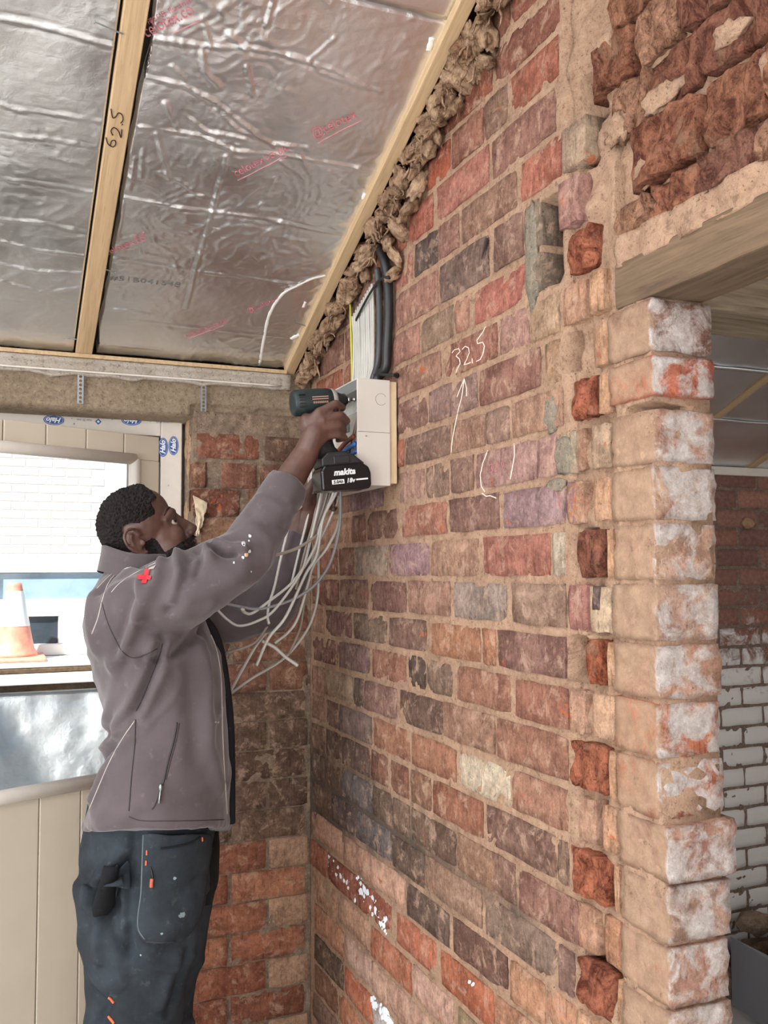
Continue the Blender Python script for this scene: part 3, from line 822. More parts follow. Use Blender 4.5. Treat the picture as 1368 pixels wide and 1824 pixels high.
for k in range(260):                         # loose curls of fibre
    t = random.uniform(.02, 1.7); p = Vector((random.uniform(-.042, -.016), -t, Z0+SL*t-random.uniform(.008, .05))); P = [p]
    d = Vector((random.uniform(-1, .3), random.uniform(-1, 1), random.uniform(-1, .4)))
    for s_ in range(7):
        d = (d + Vector((random.uniform(-.7, .5), random.uniform(-.8, .8), random.uniform(-.8, .7)))).normalized(); q_ = P[-1]+d*.008; q_.x = min(-.012, max(-.046, q_.x)); P.append(q_)
    w = random.uniform(.55, 1.0)
    tube(bm, P, [.001*w, .0028*w, .0032*w, .003*w, .0026*w, .002*w, .001], 14, 5, True)
tag(mesh('mineral_wool', bm, M_WOOL, None, True), 'brown mineral wool stuffed between the pine batten and the brick wall', 'insulation', kind='stuff')

# ------------------------------------------------------------------ plaster edge along the eaves
bm = bmesh.new(); n = 170; rings = []
for i in range(n+1):
    x = -3.2 + (3.2-.062)*i/n
    nz = noise.noise(Vector((x*14, 0, 2))); n2 = noise.noise(Vector((x*45, 3, 2)))
    lo = 2.131 - .010*max(0, nz) - .008*max(0, n2) - (.014*max(0, noise.noise(Vector((x*9, 7, 7)))) if x < -.5 else 0)
    pr = [(-.002, lo), (-.013-.003*n2, lo+.001), (-.016, lo+.006), (-.011, lo+.009), (-.013-.002*nz, 2.150), (-.010, 2.158), (-.016-.002*n2, 2.163), (-.012, 2.176), (.0, 2.178)]
    rings.append([bm.verts.new((x, y+.0015*noise.noise(Vector((x*80, y*200, z*90))), z)) for y, z in pr])
for a, b in zip(rings, rings[1:]):
    for k in range(len(a)-1): bm.faces.new((a[k], b[k], b[k+1], a[k+1]))
bm.faces.new(rings[0]); bm.faces.new(rings[-1][::-1])
bmesh.ops.recalc_face_normals(bm, faces=bm.faces[:])
trim = mesh('trim_1', bm, mortar_mat('crumbly_plaster', 'd4cbc0', 'bcb0a2', .25), None, True); trim['kind'] = 'structure'
bm = bmesh.new()
tube(bm, [(x, -.017+.001*noise.noise(Vector((x*30, 0, 0))), 2.139) for x in frange(-1.3, -.10, .03)], .0028, 0, 8)
mesh('plaster_bead', bm, M_WPVC, trim, True)
bm = bmesh.new(); box(bm, (-3.2, -.016, 2.1775), (-.075, .004, 2.188)); mesh('timber_edge', bm, M_PINE, trim)
# perforated straps screwed down over the concrete lintel
def strap(x, z0, z1, lab, lean=0):
    bm = bmesh.new(); nz = 7; w = .016; th = .0012; h = (z1-z0)/nz
    y = -.008
    for i in range(nz):
        za = z0+i*h; c = Vector((x+lean*(i+.5)/nz, y, za+h/2)); seg = 12; out = []; inn = []
        for k in range(seg):
            a = 2*math.pi*(k+.5)/seg; s = max(abs(math.cos(a)), abs(math.sin(a)))
            out.append((c.x+math.cos(a)/s*w/2, c.z+math.sin(a)/s*h/2)); inn.append((c.x+math.cos(a)*.0042, c.z+math.sin(a)*.0042))
        for d, fl in ((y, False), (y+th, True)):
            A = [bm.verts.new((p, d, q)) for p, q in out]; B = [bm.verts.new((p, d, q)) for p, q in inn]
            for k in range(seg):
                f = (A[k], A[(k+1) % seg], B[(k+1) % seg], B[k]); bm.faces.new(f if not fl else f[::-1])
    tag(mesh('fixing_strap', bm, M_STEEL), lab, 'metal strap')
strap(-.652, 2.052, 2.132, 'perforated steel strap on the concrete lintel above the open door')
strap(-.318, 2.052, 2.125, 'perforated steel strap on the lintel above the brick pier beside the door')

# ------------------------------------------------------------------ door set: frame in the back wall, glazed leaf swung into the room
FY = .125
door = empty('door_1', (-.40, FY, 0), 'structure')
def dpart(name, bm, mat, smooth=False, parent=door):
    o = mesh(name, bm, mat, parent, smooth); o.matrix_parent_inverse = Matrix.Translation(parent.matrix_world.translation).inverted(); return o
bpy.context.view_layer.update()
FR, FL, FT = -.353, -1.36, 2.052            # outer right, outer left, outer top of the frame
bm = bmesh.new(); box(bm, (FR-.062, FY, 0), (FR, FY+.07, FT), .003); frame_r = dpart('frame_jamb', bm, M_WPVC)
bm = bmesh.new(); box(bm, (FL, FY, FT-.058), (FR-.062, FY+.07, FT), .003); dpart('frame_head', bm, M_WPVC)
bm = bmesh.new(); box(bm, (FL, FY, 0), (FL+.062, FY+.07, FT-.058), .003); dpart('frame_jamb', bm, M_WPVC)
bm = bmesh.new(); box(bm, (FR-.062-.012, FY+.045, 0), (FR-.062, FY+.07, FT-.058), .002); box(bm, (FL+.062, FY+.045, FT-.07), (FR-.062, FY+.07, FT-.058), .002); dpart('frame_stop', bm, M_CREAM)
bm = bmesh.new()
pts = [(x, FY+.004+.006*noise.noise(Vector((x*22, 0, 0))), FT+.012+.004*noise.noise(Vector((x*30, 5, 0)))) for x in frange(FL, FR, .02)]
tube(bm, pts, [.012+.005*noise.noise(Vector((p[0]*40, 1, 1))) for p in pts], 0, 8)
dpart('foam_seal', bm, plain('pink_expanding_foam', 'c98a86', .9, var=.2, scale=60, bump=.6), True)
# blue film print on the frame: ovals with the upside-down name, small marks
def decal_disc(c, a, b, ax, up, mat, nm, parent):
    bm = bmesh.new(); vs = [bm.verts.new(Vector(c)+Vector(ax)*a*math.cos(q)+Vector(up)*b*math.sin(q)) for q in [2*math.pi*k/32 for k in range(32)]]
    bm.faces.new(vs); return dpart(nm, bm, mat)
def text_mesh(txt, size, shear=0., bold=0.):
    c = bpy.data.curves.new('lettering', 'FONT'); c.body = txt; c.size = size; c.align_x = 'CENTER'; c.align_y = 'CENTER'; c.shear = shear; c.offset = bold; c.resolution_u = 3
    o = bpy.data.objects.new('lettering', c); COL.objects.link(o)
    dg = bpy.context.evaluated_depsgraph_get(); dg.update()
    me = bpy.data.meshes.new_from_object(o.evaluated_get(dg)); bpy.data.objects.remove(o)
    bm = bmesh.new(); bm.from_mesh(me); bpy.data.meshes.remove(me); return bm
def decal_text(txt, c, size, ax, up, mat, shear=.3, bold=.0, parent=door, nm='film_print'):
    bm = text_mesh(txt, size, shear, bold)
    for v in bm.verts: v.co = Vector(c)+Vector(ax)*v.co.x+Vector(up)*v.co.y
    return dpart(nm, bm, mat, False, parent)
yd = FY-.0012
def halo(x, z, ang, s=1.):
    ca, sa = math.cos(ang), math.sin(ang); ax = (ca, 0, sa); up = (-sa, 0, ca)
    decal_disc((x, yd, z), .028*s, .0145*s, ax, up, M_BLUEINK, 'film_print', door)
    decal_disc((x, yd-.0003, z), .025*s, .0125*s, ax, up, M_FILMTXT, 'film_print', door); decal_disc((x, yd-.0006, z), .0243*s, .0118*s, ax, up, M_BLUEINK, 'film_print', door)
    decal_text('Halo', (x, yd-.0009, z), .020*s, ax, up, M_FILMTXT, .35, .0006)
def fpt(px, py): return ony(px, py, yd)
for px, py in ((96, 748), (234, 749)):
    p = fpt(px, py); halo(p.x, p.z, math.pi)
for px, py in ((294, 797), (309, 794)):
    p = fpt(px, py); halo(p.x if px > 300 else p.x-.006, p.z, math.pi/2)
for px, py, s in ((175, 751, .009), (25, 732, .006), (175, 751, .004)):
    p = fpt(px, py); bm = bmesh.new(); vs = [bm.verts.new((p.x+s*math.cos(k*math.pi/2), yd-(.0005 if s == .004 else 0), p.z+s*math.sin(k*math.pi/2))) for k in range(4)]; bm.faces.new(vs)
    dpart('film_print', bm, M_FILMTXT if s == .004 else M_BLUEINK)
for px, py, t in ((150, 748, 'max 25 mm'), (290, 752, 'www 4010'), (128, 745, '+'), (132, 755, '#'), (268, 750, '#'), (200, 746, 'ff'), (305, 752, '/ /'), (300, 865, 'o')):
    p = fpt(px, py); decal_text(t, (p.x, yd, p.z), .0085, (-1, 0, 0), (0, 0, -1), M_BLUEINK, 0)

# leaf, hinged at the right jamb, opened about 24 degrees into the room
HINGE = Vector((FR-.066, FY-.004, 0)); LA = math.radians(24)
leaf = empty('leaf'); leaf.parent = door; leaf.matrix_parent_inverse = door.matrix_world.inverted()
leaf.matrix_world = Matrix.Translation(HINGE) @ Matrix.Rotation(LA, 4, 'Z')
bpy.context.view_layer.update()
def lpart(name, bm, mat, smooth=False): return mesh(name, bm, mat, leaf, smooth)
def leaf_uv(px, py):             # photo point -> (distance from hinge, height) on the leaf's inner face
    n = leaf.matrix_world.to_3x3() @ Vector((0, 1, 0)); r = ray(px, py)
    k = (leaf.matrix_world.translation-CAM).dot(n)/r.dot(n); q = leaf.matrix_world.inverted() @ (CAM+k*r); return q.x, q.z
W = .93; TOPZ = FT-.062
gx1, gz1 = leaf_uv(240, 818); _, gz0 = leaf_uv(184, 1388)
GX0 = -W+.11; GX1 = gx1; GZ1 = gz1; GZ0 = gz0
th = .045
# planked face: separate boards with V grooves
def planks(x0, x1, z0, z1, n):
    w = (x1-x0)/n
    for i in range(n):
        bm = bmesh.new(); box(bm, (x0+i*w+.0012, -.0, z0), (x0+(i+1)*w-.0012, th, z1), .0025); lpart('plank', bm, M_CREAM)
npk = 8; pw = W/npk
planks(-W, 0, GZ1+.0, TOPZ, npk)
planks(-W, 0, .012, GZ0, npk)
bm = bmesh.new(); box(bm, (GX1, -.0005, GZ0), (0, th, GZ1), .003); lpart('stile', bm, M_CREAM)
bm = bmesh.new(); box(bm, (-W, -.0005, GZ0), (GX0, th, GZ1), .003); lpart('stile', bm, M_CREAM)
def bead(p, q, r=.011):
    bm = bmesh.new(); tube(bm, [p, q], r, 2, 12); tube(bm, [Vector(p)+Vector((0, .004, 0)), Vector(q)+Vector((0, .004, 0))], r*1.5, 2, 12); lpart('glazing_bead', bm, M_WPVC, True)
bead((GX0, -.004, GZ1), (GX1, -.004, GZ1)); bead((GX0, -.004, GZ0), (GX1, -.004, GZ0), .013); bead((GX1, -.004, GZ0), (GX1, -.004, GZ1)); bead((GX0, -.004, GZ0), (GX0, -.004, GZ1))
gm = bpy.data.materials.new('window_glass'); gm.use_nodes = True; nt = gm.node_tree; nt.nodes.clear()
go = nt.nodes.new('ShaderNodeOutputMaterial'); gx = nt.nodes.new('ShaderNodeMixShader'); gt = nt.nodes.new('ShaderNodeBsdfTransparent'); gg = nt.nodes.new('ShaderNodeBsdfGlossy'); gf = nt.nodes.new('ShaderNodeFresnel')
gg.inputs['Roughness'].default_value = .01; gt.inputs[0].default_value = (.96, .98, .98, 1); gf.inputs[0].default_value = 1.45
nt.links.new(gf.outputs[0], gx.inputs[0]); nt.links.new(gt.outputs[0], gx.inputs[1]); nt.links.new(gg.outputs[0], gx.inputs[2]); nt.links.new(gx.outputs[0], go.inputs[0])
M_GLASS = gm
bm = bmesh.new(); box(bm, (GX0, .018, GZ0), (GX1, .024, GZ1)); lpart('glass_pane', bm, M_GLASS)
bm = bmesh.new(); box(bm, (-.0, .004, .0), (.004, .04, TOPZ)); lpart('edge_seal', bm, M_RUBBER)

# ------------------------------------------------------------------ outside, seen through the glass
bm = bmesh.new(); box(bm, (-8, .36, -.3), (5, 12, -.05)); struct('ground_outside', bm, plain('pale_paving', 'b8b2a8', .9, var=.15, scale=3))
M_PALEBR = plain('pale_bricks_outside', 'e8ded4', .9, var=.08, scale=2)
bm = bmesh.new(); box(bm, (-6, 6.0, 0), (5, 6.3, 6.0)); hb = mesh('neighbouring_house', bm, plain('pale_mortar_outside', 'f0ece6', .9, var=.04))
tag(hb, 'pale brick house across the yard beyond the glazed door', 'building')
me_b = bpy.data.meshes.new('pale_brick_shape'); bm = bmesh.new(); box(bm, (-.105, -.006, -.032), (.105, .0, .032)); bm.to_mesh(me_b); bm.free(); me_b.materials.append(M_PALEBR)
n = 0
for r in range(24):
    for c in range(12):
        o = bpy.data.objects.new('brick', me_b); COL.objects.link(o); o.parent = hb
        o.location = (-2.6+c*.22+(r % 2)*.11, 6.0, 1.72+r*.075); n += 1
bm = bmesh.new(); box(bm, (-6, 5.97, 1.0), (5, 6.0, 1.55)); mesh('dark_plinth', bm, plain('blue_grey_cladding', '5a6a78', .7, var=.2, scale=4), hb)
for x in (-2.4, -1.9, -1.35, -.8): 
    bm = bmesh.new(); box(bm, (x, 5.94, 1.05), (x+.28, 5.97, 1.5)); mesh('window', bm, plain('dark_window', '38424c', .2), hb)
# white slatted rail/bench outside with timber sill
def outb(name, lo, hi, mat, lab=None, cat=None, bev=.004, parent=None):
    bm = bmesh.new(); box(bm, lo, hi, bev); o = mesh(name, bm, mat, parent)
    if lab: tag(o, lab, cat)
    return o
M_SUNW = plain('bleached_white_timber', 'f2eee8', .7, var=.05, scale=8)
M_DARKG = plain('dark_glazing', '39444e', .15, var=.3, scale=5)
YB = 1.52
bench = empty('timber_stack', (-.9, YB, 0)); tag(bench, 'bleached timber stack outside carrying the traffic cone behind the glazed door', 'timber stack')
bpy.context.view_layer.update()
def bpart(name, lo, hi, mat, bev=.004):
    bm = bmesh.new(); box(bm, lo, hi, bev); o = mesh(name, bm, mat, bench); o.matrix_parent_inverse = Matrix.Translation(-Vector((-.9, YB, 0))); return o
bpart('timber_block', (-2.2, YB+.10, -.05), (.1, YB+.6, 1.10), M_SUNW)
bpart('weathered_board', (-2.2, YB+.05, 1.10), (.1, YB+.55, 1.128), M_BEAM)
bpart('board', (-2.2, YB+.02, 1.130), (.1, YB+.6, 1.175), M_SUNW)
bpart('weathered_board', (-2.2, YB+.03, 1.178), (.1, YB+.6, 1.196), M_BEAM)
bpart('board', (-2.2, YB+.04, 1.198), (.1, YB+.65, 1.215), M_SUNW)
wf = empty('window_frame', (-.9, YB+.5, 0)); tag(wf, 'old white window frame standing on the timber stack outside', 'window frame')
bpy.context.view_layer.update()
def wpart(name, lo, hi, mat):
    bm = bmesh.new(); box(bm, lo, hi, .004); o = mesh(name, bm, mat, wf); o.matrix_parent_inverse = Matrix.Translation(-Vector((-.9, YB+.5, 0))); return o
yw = YB+.40
for z0, z1 in ((1.217, 1.27), (1.395, 1.475), (1.595, 1.66)): wpart('rail', (-1.5, yw, z0), (-.2, yw+.05, z1), M_SUNW)
for x0, x1 in ((-.58, -.20), (-.915, -.86), (-1.5, -1.3)): wpart('stile', (x0, yw+.002, 1.27), (x1, yw+.048, 1.395), M_SUNW)
for x0, x1 in ((-.26, -.20), (-.885, -.835), (-1.5, -1.44)): wpart('stile', (x0, yw+.002, 1.475), (x1, yw+.048, 1.595), M_SUNW)
wpart('pane', (-1.3, yw+.02, 1.27), (-.58, yw+.026, 1.395), M_DARKG)
wpart('pane', (-1.44, yw+.02, 1.475), (-.26, yw+.026, 1.595), plain('sky_lit_glazing', '9db8cc', .15, var=.25, scale=6))
# traffic cone
_c = ony(24, 1150, YB+.24); CP = Vector((_c.x, YB+.24, 1.216))
M_CONE = plain('faded_orange_plastic', 'f49c84', .5, var=.25, scale=20)
cone = empty('traffic_cone', CP); tag(cone, 'faded orange traffic cone standing on the timber stack outside', 'traffic cone')
cone.scale = (.87, .87, .87)
bm = bmesh.new(); box(bm, (-.15, -.15, 0), (.15, .15, .022), .01)
o = mesh('cone_base', bm, M_CONE, cone)
bm = bmesh.new(); prof = [(.118, .02), (.112, .035), (.098, .06), (.075, .17), (.052, .29), (.036, .37), (.032, .385), (.024, .388)]
rings = [[bm.verts.new((r*math.cos(2*math.pi*k/32), r*math.sin(2*math.pi*k/32), z)) for k in range(32)] for r, z in prof]
for a, b in zip(rings, rings[1:]):
    for k in range(32): bm.faces.new((a[k], a[(k+1) % 32], b[(k+1) % 32], b[k]))
bm.faces.new(rings[0][::-1]); bm.faces.new(rings[-1])
mesh('cone_body', bm, M_CONE, cone, True)
bm = bmesh.new(); rr = [[bm.verts.new((r*math.cos(2*math.pi*k/32), r*math.sin(2*math.pi*k/32), z)) for k in range(32)] for r, z in ((.0765, .17), (.0425, .345))]
for k in range(32): bm.faces.new((rr[0][k], rr[0][(k+1) % 32], rr[1][(k+1) % 32], rr[1][k]))
mesh('reflective_band', bm, plain('white_band', 'f4f2ee', .4, var=.05), cone, True)
# foil-faced board leaning in front of the stack
bm = bmesh.new(); nx, nz = 90, 60; g = []
for j in range(nz+1):
    g.append([])
    for i in range(nx+1):
        x = -1.9+2.0*i/nx; v = j/nz; h = .006*noise.noise(Vector((x*9, v*7, 0)))+.004*max(0, 1-abs(noise.noise(Vector((x*14, v*16, 3)))*6))
        g[-1].append(bm.verts.new((x, 1.0+.52*v-h, -.03+1.13*v)))
for j in range(nz):
    for i in range(nx): bm.faces.new((g[j][i], g[j][i+1], g[j+1][i+1], g[j+1][i]))
bmesh.ops.solidify(bm, geom=bm.faces[:], thickness=.02)
fb = mesh('foil_board', bm, M_FOIL, None, True); tag(fb, 'silver foil-faced insulation board leaning outside below the timber stack', 'insulation board')

# ------------------------------------------------------------------ timber lintel over the opening
bm = bmesh.new(); box(bm, (-.003, -3.2, 1.990), (.098, -1.487, 2.058), .003)
bmesh.ops.subdivide_edges(bm, edges=[e for e in bm.edges if abs(e.verts[0].co.y-e.verts[1].co.y) > .3], cuts=40)
for v in bm.verts: v.co += Vector((noise.noise(v.co*14), 0, noise.noise(v.co*14+Vector((3, 3, 3)))))*.004
M_BEAMY = M_BEAM
lb = mesh('lintel_beam', bm, M_BEAM); lb['kind'] = 'structure'
# next room: beam across, far wall, sloping foil ceiling with battens, rubble and a grey board
bm = bmesh.new(); box(bm, (.115, -1.24, 2.10), (3.0, -1.08, 2.32), .004); o = mesh('cross_beam', bm, wood_mat('old_grey_timber_cross', '6e5c4c', 'a89880', (4, 70, 70), .9)); o['kind'] = 'structure'
YF = .38
V, Fc = grid_wall(frange(.12, 3.0, .012), frange(0, 2.08, .012), lambda u, z: mort(u+7, z, .004, .005, .004, False), .25)
wf2 = pyd('wall_far', [(u, YF+y, z) for u, y, z in V], Fc, mortar_mat('far_room_mortar', '7e6c62', '8e7c70', .6), None, True); wf2['kind'] = 'structure'
bmx = bmesh.new(); bmx.from_mesh(wf2.data); bmesh.ops.recalc_face_normals(bmx, faces=bmx.faces[:]); bmx.to_mesh(wf2.data); bmx.free()
def lime_mat():
    t = NT('limewashed_brick'); p = t.pos(); oi = t.new('ShaderNodeObjectInfo')
    n = t.noise(p, 13, 7, .7, .6); n2 = t.noise(p, 60, 6, .7); sx = t.new('ShaderNodeSeparateXYZ'); t.link(p, sx.inputs[0])
    zz = t.math('ADD', t.math('MULTIPLY', n, .5), t.math('ADD', t.math('MULTIPLY', sx.outputs[2], -.45), t.math('MULTIPLY', sx.outputs[0], -.02)))
    c = t.mix(t.ramp(n2, .35, .7), t.mix(1., oi.outputs['Color'], (.6, .55, .55, 1), 'MULTIPLY'), oi.outputs['Color'])
    c = t.mix(t.ramp(zz, -.40, -.32), c, lin('cdc9c6', 1.1))
    t.col(c); t.set(Roughness=.95); t.bump(n2, .5, .005); return t.m
M_LIME = lime_mat()
LV = []
for m in BV[:5]:
    c = m.copy(); c.name = 'limewashed_brick_shape'; c.materials.clear(); c.materials.append(M_LIME); LV.append(c)
random.seed(9)
for r in range(24):
    z0 = .06+r*.0815; x = 1.1 + (r % 2)*.11
    if z0 > 2.0: break
    while x < 2.5:
        dup_brick(random.choice(LV), wf2, (x+.1075, YF+random.uniform(-.003, .001), z0+.0365), 0, (.212, .06, .072), random.choice(['8a6258', '7a544c', '96685a', '6e4c48', '8c5e50']), 1.1)
        x += .225
# far room ceiling (slope again) with three battens
ceil2 = empty('ceiling_next_room', (0, 0, 0), 'structure')
S2, ZC = .40, 2.02; N2 = math.hypot(1, S2); CN2 = Vector((0, -S2/N2, -1/N2))
def c2(x, t, off=0): return Vector((x, YF-t, ZC+S2*t)) + CN2*off
for k in range(6):
    xs = frange(.14+.48*k+.01, .14+.48*(k+1)-.01, .03); ts = frange(.01, 2.2 if k < 9 else 2, .03); V = []; Fc = []; nx = len(xs)
    for t in ts:
        for x in xs: V.append(c2(x, t, .004*noise.noise(Vector((x*8, t*11, 2)))+.004*max(0, 1-abs(noise.noise(Vector((x*5, t*17, 4)))*8))))
    for j in range(len(ts)-1):
        for i in range(nx-1): Fc.append((j*nx+i, j*nx+i+1, (j+1)*nx+i+1, (j+1)*nx+i))
    pyd('insulation_board', V, Fc, M_FOIL, ceil2, True)
    bm = bmesh.new(); box(bm, (-.02, 0, -.02), (.02, 2.2, .0)); o = mesh('batten', bm, M_PINE, ceil2)
    o.matrix_world = Matrix.Translation(c2(.14+.48*k, .0, .006)) @ Matrix(((1, 0, 0, 0), (0, -1/N2, CN2.y, 0), (0, S2/N2, CN2.z, 0), (0, 0, 0, 1)))
for t in (.33, .62, .92):
    bm = bmesh.new(); tube(bm, [c2(x, t+.004*noise.noise(Vector((x*9, t, 0))), .006) for x in frange(.14, 3.0, .05)], .009, 0, 6, True, .3, CN2)
    mesh('foil_tape', bm, plain('bright_foil_tape', 'dcdcdc', .3, .9, .05), ceil2, True)
bm = bmesh.new(); box(bm, (.12, -3.4, 3.2), (3.2, .5, 3.3)); mesh('roof_deck', bm, M_PLASTER, ceil2)
bm = bmesh.new(); box(bm, (.12, YF-.02, 1.985), (3.0, YF, 2.02), .004); t2 = mesh('trim_2', bm, M_WPVC); t2['kind'] = 'structure'
p = at(1330, 1700, 3.0)
gb = bmesh.new()
c0, c1, c2_, c3 = [CAM + ray(x, y)*((.26-CAM.z)/ray(x, y).z) for x, y in ((1301, 1668), (1400, 1727), (1420, 2100), (1250, 2000))]
top = [c0, c1, c1+(c1-c0)*1.0+Vector((.3, -1.0, 0)), c0+Vector((-.02, -1.3, 0))]
vt = [gb.verts.new(v) for v in top]; vb = [gb.verts.new(v-Vector((0, 0, .24))) for v in top]
gb.faces.new(vt); gb.faces.new(vb[::-1])
for k in range(4): gb.faces.new((vt[k], vb[k], vb[(k+1) % 4], vt[(k+1) % 4]))
bmesh.ops.recalc_face_normals(gb, faces=gb.faces[:])
tag(mesh('concrete_plinth', gb, plain('smooth_grey_screed', '8f9094', .7, var=.06, scale=5)), 'smooth grey slab on the floor beyond the opening', 'slab')
bm = bmesh.new(); random.seed(4)
for q in range(60):
    x = random.uniform(1.45, 2.4); y = .36 - random.uniform(.04, .2) if x < 1.68 else .3-random.uniform(0, .6); lump(bm, (x, y, random.uniform(.05, .24)), [random.uniform(.03, .09) for _ in range(3)], q, .5)
tag(mesh('rubble', bm, M_DMORTAR, None, False), 'dark heap of broken masonry behind the grey slab in the next room', 'rubble', kind='stuff')
bm = bmesh.new(); lump(bm, onx(1333, 930, 0)*0 + ony(1333, 932, YF-.006), (.035, .01, .025), 3, .4); mesh('plugged_hole', bm, M_DUSTM, wf2, True)

# ------------------------------------------------------------------ consumer unit on its plywood board
Y0, Y1 = -.664, -.30          # near end, far end
bm = bmesh.new(); box(bm, (-.021, Y0+.004, 1.799), (-.003, Y1+.03, 2.036), .001)
tag(mesh('backing_board', bm, M_PLY), 'plywood board between the white fuse box and the brick wall', 'backing board')
XF, XB, ZB_, ZT = -.103, -.021, 1.793, 2.038
cu = empty('fuse_box', (XB, Y0, ZB_)); tag(cu, 'white open-fronted fuse box fixed to plywood on the brick wall', 'fuse box')
bpy.context.view_layer.update()
def cpart(name, bm, mat, smooth=False, par=cu):
    o = mesh(name, bm, mat, par, smooth); o.matrix_parent_inverse = par.matrix_world.inverted(); return o
T_ = .0018
bm = bmesh.new()
vs = box(bm, (XF, Y0, ZB_), (XB, Y0+.004, ZT), .0015)
cpart('end_panel', bm, M_WHITE)
M_SEAMD = plain('panel_seam', '6e6862', .7)
bm = bmesh.new(); zs = 1.915; tube(bm, [(XF+.001, Y0-.0002, zs), (XB-.001, Y0-.0002, zs)], .0005, 2, 5); cpart('panel_seam', bm, M_SEAMD)
bm = bmesh.new(); cc = Vector((-.044, Y0-.0001, 1.992)); tube(bm, [cc+Vector((math.cos(a)*.0135, 0, math.sin(a)*.0135)) for a in [k*math.pi/20+.5 for k in range(34)]], .0004, 0, 5); cpart('knockout', bm, M_SEAMD)
bm = bmesh.new(); tube(bm, [(XF+.022, Y0+.002, 1.905), (XF+.022, Y0-.001, 1.905)], .0016, 2, 8); cpart('rivet', bm, M_STEEL)
bm = bmesh.new(); box(bm, (XB-.003, Y0+.004, ZB_), (XB, Y1, ZT)); cpart('back_plate', bm, M_WHITE)
bm = bmesh.new(); box(bm, (XF, Y0+.004, ZT-.003), (XB-.003, Y1, ZT), .0008); cpart('top_panel', bm, M_WHITE)
bm = bmesh.new(); box(bm, (XF, Y0+.004, ZB_), (XB-.003, Y1, ZB_+.003), .0008); cpart('bottom_panel', bm, M_WHITE)
bm = bmesh.new(); box(bm, (XF, Y1-.004, ZB_+.003), (XB-.003, Y1, ZT-.003), .0008); cpart('end_panel', bm, M_WHITE)
bm = bmesh.new(); box(bm, (XF+.001, Y0+.004, ZT-.026), (XF+.003, Y1-.004, ZT-.003)); cpart('front_flange', bm, plain('bright_steel_flange', 'b4c4d2', .25, .9, .05))
rail = None
bm = bmesh.new()
for a, b in ((XB-.012, .0), (XB-.016, .012), (XB-.012, .026)): box(bm, (a, Y0+.01, 1.975+b), (a+.003, Y1-.01, 1.985+b))
rail = cpart('mounting_rail', bm, M_STEEL)
for k in range(12):
    bm = bmesh.new(); y = Y0+.03+k*.024; tube(bm, [(XB-.0165, y, 1.992), (XB-.0175, y, 1.992)], .004, 2, 8); cpart('slot', bm, M_BLACK, False, rail)
bm = bmesh.new(); box(bm, (XF+.012, Y0+.03, 1.895), (XB-.02, Y0+.20, 1.965), .003); sw = cpart('main_switch', bm, M_WHITE)
bm = bmesh.new(); box(bm, (XF+.006, Y0+.08, 1.925), (XF+.013, Y0+.11, 1.945), .002); cpart('switch_toggle', bm, plain('grey_toggle', '6f7d78', .4), False, sw)
bm = bmesh.new(); box(bm, (XF+.02, Y0+.22, 1.93), (XB-.02, Y1-.02, 1.945), .001); cpart('terminal_bar', bm, plain('brass_terminal', 'b8964e', .35, .9))
def wire(nm, pts, r, m): 
    bm = bmesh.new(); tube(bm, pts, r, 24, 8); return cpart(nm, bm, m, True)
for k in range(3): wire('supply_tail', [(XF-.004+.006*k, Y0+.012+.004*k, 1.905-.016*k), (XF-.002, Y0+.09, 1.893-.018*k), (XF+.004, Y0+.18, 1.865-.02*k), (XF+.03, Y0+.27, 1.84-.01*k)], .0055 if k < 2 else .005, (M_BROWN, M_BLUE, M_BLUE)[k])
for k in range(7): wire('circuit_wire', [(XF+.012+.006*k, Y0+.02+.012*k, 1.965), (XF+.006+.005*k, Y0+.03+.02*k, 1.92), (XF+.008+.004*k, Y0+.06+.024*k, 1.86), (XF+.02, Y0+.10+.02*k, 1.80)], .0028, (M_TAN, M_BROWN, M_GREY, M_TAN, M_BROWN, M_GREY, M_TAN)[k])
wire('earth_wire', [(XF+.01, Y0+.25, 1.86), (XF-.012, Y0+.21, 1.845), (XF-.005, Y0+.26, 1.80)], .003, M_YG)

# ------------------------------------------------------------------ cables running down the wall into the fuse box
ORD = ['first', 'second', 'third', 'fourth', 'fifth', 'sixth', 'seventh', 'eighth', 'ninth', 'tenth', 'eleventh']
random.seed(2)
NV = 11
TZA, TZB = onx(634, 562, -.01), onx(676, 492, -.01)
for k in range(NV):
    y = -.392-.0135*k
    ztop = TZA.z + (TZB.z-TZA.z)*(y-TZA.y)/(TZB.y-TZA.y) + .012
    pts = [(-.010, y-.002*k*0, ztop), (-.0075+random.uniform(-.002, .002), y+random.uniform(-.002, .002), (ztop+ZT)/2+.05), (-.0085+random.uniform(-.002, .002), y+random.uniform(-.0015, .0015), ZT+.05), (-.03, y, ZT-.02), (-.04, y, ZT-.05)]
    bm = bmesh.new(); tube(bm, pts, .0052, 26, 8, True, .75, (1, 0, 0))
    tag(mesh('cable', bm, M_GREY, None, True), ORD[k]+' light grey cable from the earth cable in the row above the fuse box', 'cable', 'light grey cables in the flat row above the fuse box')
bm = bmesh.new(); tube(bm, [(-.012, -.378, 2.30), (-.010, -.381, 2.2), (-.009, -.380, ZT+.03), (-.03, -.38, ZT-.03)], .0028, 24, 8)
tag(mesh('earth_cable', bm, M_YG, None, True), 'thin green and yellow earth cable beside the grey cable row', 'cable')
def wc(px, py, x): return onx(px, py, x)
bm = bmesh.new(); tube(bm, [wc(678, 444, -.014), wc(686, 470, -.018), wc(691, 500, -.016), wc(692, 560, -.014), wc(689, 620, -.014), wc(687, 655, -.014), (-.022, -.592, ZT+.02), (-.035, -.592, ZT-.02)], .0118, 40, 12)
tag(mesh('armoured_cable', bm, M_BLACK, None, True), 'thickest black cable on the bricks at the outer edge of the run', 'cable')
